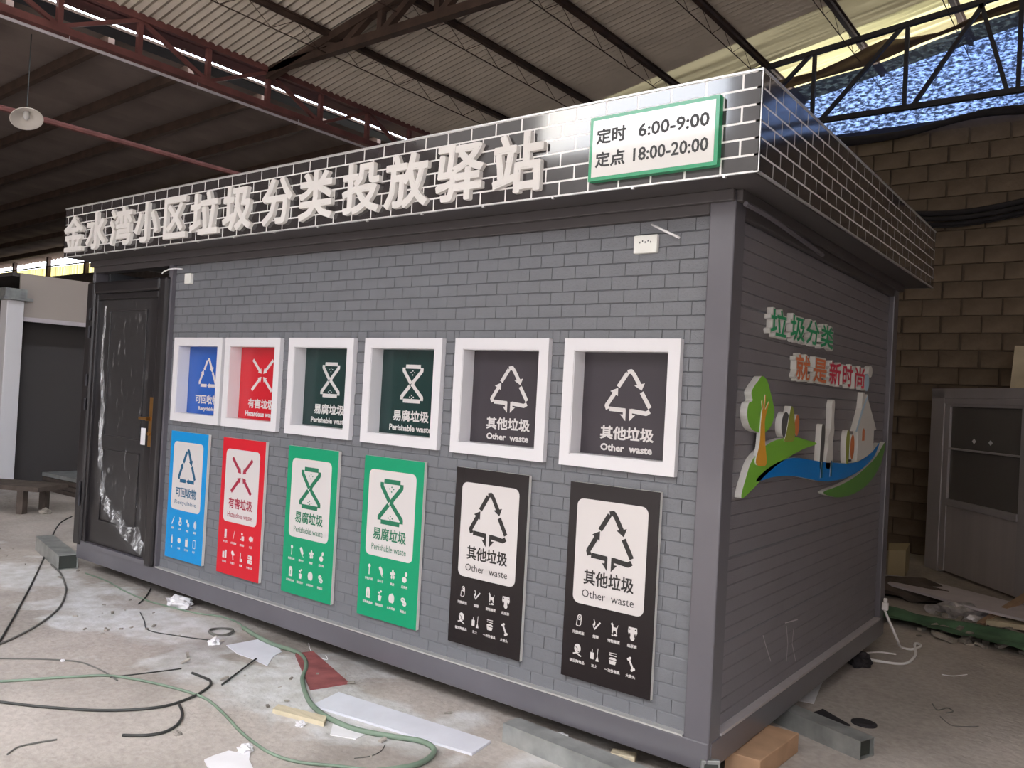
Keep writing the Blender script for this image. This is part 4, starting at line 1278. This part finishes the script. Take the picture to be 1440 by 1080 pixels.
for ch, a, b, z0, z1, m in (('垃', .42, .635, 1.915, 2.04, 'txtgreen'), ('圾', .695, .91, 1.915, 2.04, 'txtgreen'), ('分', .935, 1.145, 1.915, 2.04, 'txtgreen'), ('类', 1.18, 1.40, 1.915, 2.04, 'txtgreen'),
                            ('就', .80, 1.02, 1.722, 1.85, 'txtorange'), ('是', 1.08, 1.31, 1.722, 1.85, 'txtorange'), ('新', 1.36, 1.58, 1.722, 1.85, 'txtred'), ('时', 1.62, 1.82, 1.722, 1.85, 'txtred'), ('尚', 1.88, 2.09, 1.722, 1.85, 'txtred')):
    mb = add_text(MB(), ch, (a - 0.012, z0 - 0.008, b + 0.012, z1 + 0.008), TM2, 0.0, 0.030, bold=0.0065, mf=0, ms=0)
    lt = obj('letter', mb, 'pvcedge', sl)
    fb = add_text(MB(), ch, (a, z0, b, z1), TM2, 0.0312, bold=0.0028)
    obj('letter_face', fb, m, lt, label={'txtgreen': 'green', 'txtorange': 'orange', 'txtred': 'red'}[m] + ' letter face')

# ---- sockets and loose wires
sk = thing('socket_box', (5.25, T0, 2.255), 'white double socket plate high on the wall near the booth corner', 'socket')
obj('plate', MB().box(-0.061, 0.061, -0.025, 0, 0, 0.084), 'sockwhite', sk, bevel=0.004)
sl_ = MB()
for i in range(5):
    x = -0.028 + i * 0.014
    sl_.box(x - 0.0025, x + 0.0025, -0.0258, -0.0245, 0.046 + (0.006 if i % 2 else 0), 0.054 + (0.006 if i % 2 else 0))
obj('pin_hole', sl_, 'ink', sk, kind='stuff')
tag(obj('switch_box', MB().box(-0.04, 0.04, -0.03, 0, 0, 0.078), 'sockwhite', loc=(1.44, T0, 2.26), bevel=0.005), 'white switch box on the wall above the first hatch by the door', 'switch')
tag(obj('cable', MB().tube([(5.295, -0.02, 2.378), (5.37, -0.05, 2.340), (5.452, -0.05, 2.30)], 0.0055, 8), 'cablewhite', smooth=True), 'short straight white cable poking out above the socket plate', 'cable')
tag(obj('cable', MB().tube(smooth_path([(1.186, -0.05, 2.337), (1.222, -0.05, 2.356), (1.30, -0.03, 2.374), (1.379, 0.0, 2.372)]), 0.0055, 8), 'cablewhite', smooth=True), 'short bent white cable above the top corner of the door', 'cable')

# ------------------------------------------------------------ things lying around
def slab(name, pts, z0, th, m, label, cat, group=None, bevel=0.0, tilt=None):
    """flat board from its corner points on the ground; tilt = list of extra heights per corner"""
    n = len(pts)
    cx = sum(p[0] for p in pts) / n
    cy = sum(p[1] for p in pts) / n
    tilt = tilt or [0] * n
    A = sum(pts[i][0] * pts[(i + 1) % n][1] - pts[(i + 1) % n][0] * pts[i][1] for i in range(n))
    if A < 0:
        pts = pts[::-1]
        tilt = tilt[::-1]
    mb = MB()
    mb.v = [(p[0] - cx, p[1] - cy, th + t) for p, t in zip(pts, tilt)] + [(p[0] - cx, p[1] - cy, t) for p, t in zip(pts, tilt)]
    mb.f = [tuple(range(n)), tuple(range(2 * n - 1, n - 1, -1))] + [(i, n + i, n + (i + 1) % n, (i + 1) % n) for i in range(n)]
    mb.m = [0] * len(mb.f)
    o = obj(name, mb, m, loc=(cx, cy, z0), bevel=bevel)
    return tag(o, label, cat, group)
def cable(pts, r, m, label, cat='cable', z=None, name='cable', jit=0.0, group=None):
    P = []
    for i, p in enumerate(pts):
        zz = p[2] if len(p) > 2 else FZ + r
        P.append((p[0], p[1], zz))
    P = smooth_path(P, 8)
    o = obj(name, MB().tube(P, r, 8), m, smooth=True)
    return tag(o, label, cat, group)
def tubebox(name, p, q, w, h, wall, label, cat='tube'):
    """open square steel tube from p to q, its axis in the floor plane"""
    p, q = Vector(p), Vector(q)
    Ln = (q - p).length
    ang = math.atan2(q.y - p.y, q.x - p.x)
    mb = MB()
    mb.box(0, Ln, -w / 2, w / 2, 0, wall).box(0, Ln, -w / 2, w / 2, h - wall, h).box(0, Ln, -w / 2, -w / 2 + wall, wall, h - wall).box(0, Ln, w / 2 - wall, w / 2, wall, h - wall)
    mb.box(0.02, Ln - 0.02, -w / 2 + wall, w / 2 - wall, wall, h - wall, 1)  # dark core puts the shade of the hollow bore into colour
    return tag(obj(name, mb, ['galv', 'galvdark'], loc=(p.x, p.y, p.z), rot=(0, 0, ang)), label, cat)

tubebox('steel_tube', (5.10, 1.27, FZ), (6.10, 0.93, FZ), 0.115, 0.092, 0.004, 'galvanised square tube jutting out from under the side of the booth')
tubebox('steel_tube', (-0.958, 0.157) + (FZ,), (-0.012, -0.059) + (FZ,), 0.15, 0.125, 0.006, 'short square tube block under the far left corner of the booth')
tubebox('steel_tube', (4.72, -0.12, FZ), (5.62, -0.17, FZ), 0.11, 0.09, 0.006, 'pale square tube lying along the front edge near the booth corner')

slab('brown_box', [(5.642, 0.291), (5.631, 0.743), (5.827, 0.753), (5.804, 0.303)], FZ, 0.095, 'cardboard', 'brown cardboard box end lying at the near corner of the booth', 'box', bevel=0.004)
slab('rubber_scrap', [(5.674, 1.168), (5.741, 1.434), (5.926, 1.300), (5.789, 1.189)], FZ, 0.006, 'darkcloth', 'dark triangular scrap behind the galvanised tube', 'scrap')
slab('paper_scrap', [(5.576, 1.463), (5.674, 1.486), (5.597, 1.956), (5.556, 1.949)], FZ, 0.004, 'paper', 'white paper scrap poking out from under the side of the booth', 'scrap', tilt=[0.0, 0.0, 0.03, 0.04])
dd = MB()
for k2, (r_, z_) in enumerate(((0.001, 0.012), (0.05, 0.014), (0.066, 0.008), (0.066, 0.0))):
    for j in range(20):
        dd.v.append((r_ * math.cos(j * math.pi / 10), r_ * math.sin(j * math.pi / 10) * 0.9, z_))
for k2 in range(3):
    for j in range(20):
        dd.f.append((k2 * 20 + j, (k2 + 1) * 20 + j, (k2 + 1) * 20 + (j + 1) % 20, k2 * 20 + (j + 1) % 20)); dd.m.append(0)
tag(obj('rubber_disc', dd, 'darkcloth', loc=(5.972, 1.386) + (FZ,)), 'dark round rubber disc on the floor beside the galvanised tube', 'disc')

def lump(name, c, r, m, label, cat, seed=0, flat=0.5, z=None, sc=(1, 1)):
    bm = bmesh.new()
    bmesh.ops.create_icosphere(bm, subdivisions=3, radius=1.0)
    for v in bm.verts:
        n = noise.noise(v.co * 1.9 + Vector((seed, 0, 0))) * 0.55 + noise.noise(v.co * 5 + Vector((seed, 3, 0))) * 0.25
        v.co = v.co * (1 + n)
        v.co.x *= r * sc[0]
        v.co.y *= r * sc[1]
        v.co.z = max(v.co.z * r * flat, -r * flat * 0.35) + r * flat * 0.35
    me = bpy.data.meshes.new(name)
    bm.to_mesh(me)
    bm.free()
    me.materials.append(M[m])
    o = link(name, me, loc=(c[0], c[1], FZ if z is None else z))
    return tag(o, label, cat)
lump('plastic_bag', (5.665, 2.454), 0.075, 'darkcloth', 'small crumpled black bag under the side of the booth', 'bag', 3, 0.8)
lump('foam_chunk', (1.585, 0.013), 0.10, 'paper', 'crumpled white foam chunk under the booth left of the green board', 'scrap', 8, 0.5, sc=(1.2, .7))
lump('foam_chunk', (2.509, -0.304), 0.035, 'paper', 'small white chunk beside the thin wire ring', 'scrap', 5, 0.7)
lump('foam_chunk', (3.896, -0.730), 0.022, 'paper', 'tiny white crumb beside the pale timber offcut', 'scrap', 15, 0.8)
lump('foil_scrap', (5.937, 4.499), 0.17, 'foil', 'crumpled silver foil scrap on the green ground sheet', 'scrap', 11, 0.55, sc=(1.3, .6))
lump('cloth_heap', (6.105, 4.690), 0.22, 'darkcloth', 'dark cloth heap right of the silver foil scrap', 'cloth', 21, 0.28, sc=(1.1, .8))
lump('cloth_heap', (5.428, 5.007), 0.30, 'blackwood', 'brown rubbish heap between the booth and the long pale board', 'cloth', 31, 0.35, sc=(1.6, .8))
lump('cement_lump', (4.925, 0.011), 0.045, 'paper', 'small white plaster lump at the left end of the pale square tube', 'scrap', 14, 0.7)

slab('flat_board', [(3.748, -0.532), (3.704, -0.318), (4.687, -0.224), (4.711, -0.394)], FZ, 0.012, 'paleboard', 'long pale lilac flat board lying on the floor in front of the booth', 'board')
slab('flat_board', [(3.036, -0.086), (3.077, 0.017), (3.625, -0.183), (3.558, -0.393)], FZ, 0.016, 'redboard', 'small dusty dark red board on the floor', 'board')
slab('timber_offcut', [(3.676, -0.725), (3.643, -0.666), (3.934, -0.594), (3.985, -0.654)], FZ, 0.022, 'timber', 'pale timber offcut in front of the long lilac board', 'timber')
slab('timber_offcut', [(5.198, 0.020), (5.180, 0.076), (5.287, 0.117), (5.312, 0.050)], FZ, 0.035, 'timber', 'small pale timber block beside the pale square tube', 'timber', bevel=0.005)
slab('paper_scrap', [(3.906, -1.251), (3.898, -1.200), (3.902, -1.125), (3.947, -1.111), (3.913, -1.062), (3.969, -1.060), (4.042, -1.118), (4.123, -1.154), (4.197, -1.244), (4.131, -1.290), (4.141, -1.340)], FZ, 0.006, 'paper', 'white paper sheet at the bottom edge of the view', 'scrap')
slab('paper_scrap', [(2.596, -0.274), (2.613, -0.147), (2.626, -0.044), (2.759, -0.032), (2.927, -0.104), (2.969, -0.198), (3.083, -0.322), (2.900, -0.311), (2.782, -0.319)], FZ, 0.004, 'paleboard', 'thin pale plastic sheet left of the dark red board', 'scrap')
slab('paper_scrap', [(3.990, -0.600), (4.192, -0.542), (4.204, -0.645), (4.083, -0.697)], FZ, 0.004, 'paper', 'thin white scrap under the green hose', 'scrap')
cable([(3.173, -0.683) + (FZ + .006,), (2.955, -0.310) + (FZ + .012,)], 0.0054, 'cableblack', 'straight black rod lying on the floor left of the dark red board', 'rod', name='metal_rod')
cable([(2.371, 0.005), (2.583, -0.045), (2.803, -0.070), (3.004, -0.061), (3.157, -0.112), (3.282, -0.201), (3.435, -0.348), (3.708, -0.518), (3.930, -0.586), (4.138, -0.585), (4.317, -0.522), (4.456, -0.463), (4.562, -0.488), (4.609, -0.585), (4.601, -0.690), (4.530, -0.815)], 0.0130, 'hosegreen', 'dusty green hose looping past the long lilac board', 'hose', name='hose')
cable([(2.232, -1.629), (2.353, -1.472), (2.457, -1.302), (2.549, -1.158), (2.652, -1.034), (2.906, -0.929), (3.249, -0.859), (3.504, -0.900), (3.742, -0.967), (3.901, -1.000), (4.065, -1.016), (4.217, -0.986), (4.381, -0.885), (4.605, -0.761)], 0.0072, 'hosegreen', 'thin green hose snaking across the floor in the left foreground', 'hose', name='hose')
cable([(-2.564, 1.140), (-2.258, 0.887), (-1.793, 0.617), (-0.940, 0.181), (-0.124, -0.242), (0.680, -0.672), (1.631, -1.198), (2.257, -1.572)], 0.0066, 'cableblack', 'black cable running from the square tube block towards the left edge')
cable([(-0.248, -0.087), (0.077, -0.161), (0.475, -0.300), (0.755, -0.420), (1.144, -0.643), (1.469, -0.927), (1.702, -1.225), (1.789, -1.480)], 0.0072, 'cablegrey', 'grey cable curving round below the square tube block')
cable([(2.442, -1.700), (2.648, -1.584), (2.856, -1.465), (3.103, -1.279), (3.238, -1.077), (3.228, -0.895), (3.161, -0.757), (3.094, -0.702), (3.040, -0.694), (2.908, -0.699)], 0.0072, 'cableblack', 'dark cable making a wide loop in the left foreground')
cable([(3.278, -0.996), (3.394, -1.049), (3.487, -1.127), (3.527, -1.215), (3.503, -1.296), (3.429, -1.368)], 0.0072, 'cableblack', 'short dark cable tail inside the wide loop')
cable([(1.789, -1.480), (1.967, -1.326), (2.134, -1.166), (2.293, -1.052), (2.434, -1.027), (2.596, -1.026), (2.739, -1.039)], 0.0042, 'cablegrey', 'thin grey wire crossing the left edge of the view')
cable([(2.662, -1.040), (2.725, -0.891), (2.796, -0.697)], 0.0036, 'cableblack', 'thin dark wire pointing at the middle of the floor')
cable([(3.272, -1.793), (3.230, -1.734), (3.239, -1.664), (3.266, -1.585)], 0.0042, 'cablegrey', 'short grey wire at the lower left corner')
cable([(0.222, -0.022), (0.579, -0.023), (0.959, -0.075), (1.253, -0.093), (1.478, -0.080), (1.837, -0.018), (2.026, 0.058), (2.237, 0.057), (2.384, -0.005)], 0.0060, 'hosegreen', 'dusty hose running along the foot of the booth', 'hose', name='hose')
cable([(1.579, -0.285), (1.789, -0.369), (2.001, -0.455), (2.232, -0.386), (2.442, -0.290)], 0.0036, 'cableblack', 'thin black wire leading to the wire ring')
cable([(1.365, -0.181), (1.213, -0.043), (0.999, 0.114)], 0.0054, 'cableblack', 'short dark twig-like rod near the foot of the booth', 'rod', name='metal_rod')
ring = smooth_path([(0.085 * math.cos(i * math.pi / 6), 0.075 * math.sin(i * math.pi / 6), 0.006 + 0.004 * math.sin(i)) for i in range(12)], 4, closed=True)
tag(obj('wire_ring', MB().tube(ring, 0.005, 6, closed=True).tube([Vector((p.x * .93, p.y * .95, p.z + .008)) for p in ring], 0.005, 6, closed=True), 'cablegrey', loc=(2.345, -0.145) + (FZ,), smooth=True), 'thin wire coiled into a ring on white dust', 'wire')
cable([(2.902, 0.125), (3.024, 0.043), (3.150, -0.004), (3.229, 0.002), (3.161, 0.048)], 0.0024, 'cablewhite', 'thin white wire on top of the dark red board')
cable([(4.352, -0.786), (4.386, -0.722), (4.383, -0.653), (4.347, -0.592)], 0.0024, 'cablegrey', 'thin curved wire inside the hose loop')
cable([(5.118, -0.217), (5.114, -0.123), (5.084, -0.040)], 0.0030, 'cablewhite', 'short white wire at the bottom edge beside the square tube')

lump('plaster_crumb', (3.949, -1.068), 0.035, 'paper', 'white plaster crumb on the sheet at the bottom edge', 'scrap', 51, 0.6)
lump('plaster_crumb', (3.580, -1.186), 0.018, 'debris', 'tiny grey crumb at the end of the short cable tail', 'scrap', 52, 0.8)
lump('plaster_crumb', (2.231, -1.099), 0.012, 'paper', 'tiny white speck on the thin grey wire at the left', 'scrap', 53, 0.8)

# white cable at the far end of the side wall
zq = 0.0
wc = cable([(5.70, 2.93, 0.20), (5.74, 2.95, 0.10), (5.80, 2.92, 0.0), (5.781, 3.115), (5.854, 3.099), (5.889, 3.232), (5.865, 3.304), (5.846, 3.259), (5.908, 2.972), (5.897, 2.700), (5.763, 2.621), (5.656, 2.614)], 0.009, 'cablewhite', 'white mains cable with a plug hanging from the rear corner of the booth')
cable([(5.614, 2.724), (5.694, 2.856), (5.799, 2.901)], 0.0054, 'cablewhite', 'short end of white cable beside the small black bag')
pl = MB().box(-0.02, 0.02, -0.016, 0.016, 0.0, 0.055).box(-0.012, 0.012, -0.012, 0.012, 0.055, 0.085)
tag(obj('plug', pl, 'cablewhite', loc=(5.71, 2.92, 0.19), bevel=0.006), 'white plug clipped to the lower rear corner of the side wall', 'plug')
cable([(6.127, 2.660), (6.189, 2.686), (6.254, 2.794)], 0.0030, 'paper', 'thin white strip on the floor right of the booth', 'scrap', name='plastic_strip')
cable([(6.191, 2.012), (6.234, 1.919), (6.271, 2.001), (6.306, 1.962), (6.280, 1.906)], 0.0030, 'cablegrey', 'curled dark strip on the floor at the right', 'scrap', name='plastic_strip')
cable([(6.266, 1.819), (6.346, 1.720), (6.455, 1.815)], 0.0024, 'cablegrey', 'thin grey wire on the floor at the right')

# rubbish edge on the right: green sheet, boards, carton
def sheet(name, quad, nu, nv, z, amp, m, label, cat, th=0.0):
    mb = MB()
    for i in range(nu + 1):
        for j in range(nv + 1):
            s, t = i / nu, j / nv
            a = [quad[0][k] * (1 - s) + quad[1][k] * s for k in (0, 1)]
            b = [quad[3][k] * (1 - s) + quad[2][k] * s for k in (0, 1)]
            x, y = a[0] * (1 - t) + b[0] * t, a[1] * (1 - t) + b[1] * t
            mb.v.append((x, y, z + amp * (0.5 + 0.5 * math.sin(9 * t + 2 * noise.noise(Vector((x * 2, y * 2, 1))))) + 0.5 * amp * noise.noise(Vector((x * 6, y * 6, 0)))))
    for i in range(nu):
        for j in range(nv):
            a = i * (nv + 1) + j
            mb.f.append((a, a + nv + 1, a + nv + 2, a + 1)); mb.m.append(0)
    return tag(obj(name, mb, m, smooth=True), label, cat)
sheet('ground_sheet', [(5.330, 4.142), (6.716, 4.103), (6.752, 3.501), (5.418, 3.783)], 50, 12, FZ + 0.03, 0.035, 'netgreen', 'long green ground sheet in folds on the floor right of the booth', 'sheet')
lb = slab('long_board', [(5.088, 5.233), (5.463, 5.358), (6.470, 4.835), (6.493, 4.287), (6.005, 4.434), (5.593, 4.692), (5.168, 4.903)], FZ + 0.10, 0.02, 'greyboard', 'long pale board leaning over the rubbish in front of the grey cabin door', 'board')
slab('timber_batten', [(6.170, 4.234), (6.167, 4.410), (6.590, 4.613), (6.607, 4.378)], FZ + 0.03, 0.04, 'timber', 'pale timber batten on the green ground sheet', 'timber')
tag(obj('timber_stick', MB().bar((6.132, 4.221) + (FZ + 0.03,), (6.377, 5.067) + (FZ + 0.18,), 0.05, 0.04), 'stick'), 'brown timber stick leaning on the long pale board', 'timber')
slab('carton_piece', [(5.086, 5.777), (5.214, 5.935), (5.140, 6.491), (4.971, 6.278)], FZ, 0.28, 'beige', 'beige carton standing behind the rear corner of the booth', 'box')
dbs = MB()
for i in range(150):
    if i < 90:
        x, y = random.uniform(5.75, 7.0), random.uniform(3.5, 4.7)
    elif i < 130:
        x, y = random.uniform(1.2, 5.2), random.uniform(-0.75, -0.1)
    else:
        x, y = random.uniform(-3, 1.5), random.uniform(-2, 0.0)
    s = random.uniform(0.006, 0.03) * (1.6 if i < 90 else 0.6)
    p = Vector((x, y, FZ + s * 0.4))
    a = random.uniform(0, 3.14)
    q = p + Vector((math.cos(a), math.sin(a), random.uniform(-.05, .3))) * s * random.uniform(1, 4)
    dbs.bar(p, q, s, s * 0.6)
o = obj('debris', dbs, 'debris', kind='stuff')
tag(o, 'small dusty scraps and chips strewn over the floor', 'debris')

# grey cabin door (second booth) on the right
ang = math.atan2(5.56 - 6.72, 6.30 - 5.32)
cab = thing('cabin_front', (5.32, 6.72, FZ), 'grey metal cabin front with a glazed door at the right edge of the view', 'cabin', rotz=ang)
Z0 = 0.0
obj('frame', MB().box(-0.15, 0.10, 0, 0.08, Z0, 1.97).box(-0.15, 2.4, 0, 0.08, 1.88, 1.97).box(1.42, 1.56, 0, 0.08, Z0, 1.9).box(0.10, 1.42, 0.0, 0.08, 1.82, 1.88), 'cabinet', cab, bevel=0.006)
obj('frame', MB().box(-0.15, -0.07, 0.08, 1.2, Z0, 1.97), 'cabinet', cab)
obj('door_rail', MB().box(0.10, 0.20, 0.01, 0.06, 0.03, 1.82).box(1.36, 1.42, 0.01, 0.06, 0.03, 1.82).box(0.2, 1.36, 0.01, 0.06, 1.79, 1.82).box(0.2, 1.36, 0.0, 0.06, 0.73, 0.80).box(0.2, 1.36, 0.01, 0.06, 1.33, 1.35), 'cabinet', cab, bevel=0.004)
obj('glass_pane', MB().box(0.2, 1.36, 0.035, 0.041, 0.80, 1.79), 'glass', cab, label='dark tinted glass pane')
obj('lower_panel', MB().box(0.2, 1.36, 0.02, 0.05, 0.03, 0.73), 'cabpanel', cab, label='brushed grey lower door panel')
obj('side_wall', MB().box(1.56, 2.4, 0.01, 0.06, 0.03, 1.88), 'cabpanel', cab)
for u in (0.61, 0.88):
    mb = MB().prism([(-0.035, 0), (0, -0.028), (0.035, 0), (0, 0.028)], lambda a, b, w: (a, -w, b), 0, 0.001)
    obj('diamond_sticker', mb, 'paper', cab, label='small white diamond sticker', loc=(u, 0.033, 1.44))
tag(obj('leaning_panel', MB().box(-0.14, 0.14, 0, 0.03, 0, 0.62), 'timber', loc=(6.08, 7.05, 1.87 - 0.1), rot=(-0.08, 0.05, 0)), 'narrow pale panel standing on top of the grey cabin front', 'panel')
obj('roof_panel', MB().box(-0.15, 2.4, 0.0, 1.2, 1.955, 1.985), 'cabinet', cab)

# neighbouring unfinished cabin on the left
nbk = thing('unfinished_cabin', (-5.5, 1.5, FZ), 'unfinished cabin with white corner post and cream header panel at the left', 'cabin')
obj('corner_post', MB().box(-0.02, 0.20, -0.12, 0.10, 0, 2.60), 'white', nbk, label='white corner post', bevel=0.01)
obj('post_cap', MB().box(-0.10, 0.28, -0.20, 0.18, 2.60, 2.64).box(-0.06, 0.22, -0.16, 0.12, 2.64, 2.76), 'galv', nbk)
obj('header_panel', MB().box(0.0, 0.03, 0.1, 5.0, 2.38, 3.0), 'cream', nbk, label='cream header panel')
obj('header_trim', MB().box(-0.02, 0.05, 0.1, 5.0, 2.33, 2.39), 'greyboard', nbk)
obj('inner_panel', MB().box(-0.40, -0.36, 0.0, 5.0, 0, 2.4), 'dim', nbk, label='dark grey inner panel')
obj('inner_panel', MB().box(-4.0, 0.0, 4.9, 5.0, 0, 2.9), 'dim', nbk)
obj('front_panel', MB().box(-4.0, -0.10, -0.02, 0.03, 0, 2.45), 'dim', nbk)
obj('roof_panel', MB().box(-4.0, 0.0, 0.0, 5.0, 2.95, 3.0), 'dim', nbk)
# low stacks left of the door
stk = thing('board_stack', (-4.2, 2.3, FZ), 'low stack of grey dusty boards behind the left end of the booth', 'stack')
for i in range(4):
    obj('board', MB().box(-0.9, 0.75, -0.45 + 0.02 * i, 0.6 + 0.03 * (i % 2), 0.06 * i, 0.06 * i + 0.05), 'blackwood' if i < 3 else 'galv', stk, rot=(0, 0, 0.04 * (i % 2)))
bn = thing('trestle_bench', (-3.55, 0.75, FZ), 'low dark timber bench with rubbish at the left edge', 'bench', rotz=0.5)
obj('bench_top', MB().box(-1.3, 0.7, -0.25, 0.25, 0.27, 0.32), 'blackwood', bn)
for (x, y) in ((-1.1, -0.18), (-1.1, 0.18), (0.45, -0.18), (0.45, 0.18)):
    obj('leg', MB().box(x - 0.04, x + 0.04, y - 0.04, y + 0.04, 0, 0.27), 'blackwood', bn)
lump('cloth_heap', (-4.0, 0.5), 0.16, 'brownsteel', 'red brown rag heap on the low dark bench', 'cloth', 41, 0.5, z=FZ + 0.32, sc=(1.3, .8))
lump('cement_lump', (-2.955, 1.015), 0.06, 'debris', 'small grey lump on the floor near the door', 'scrap', 44, 0.7)
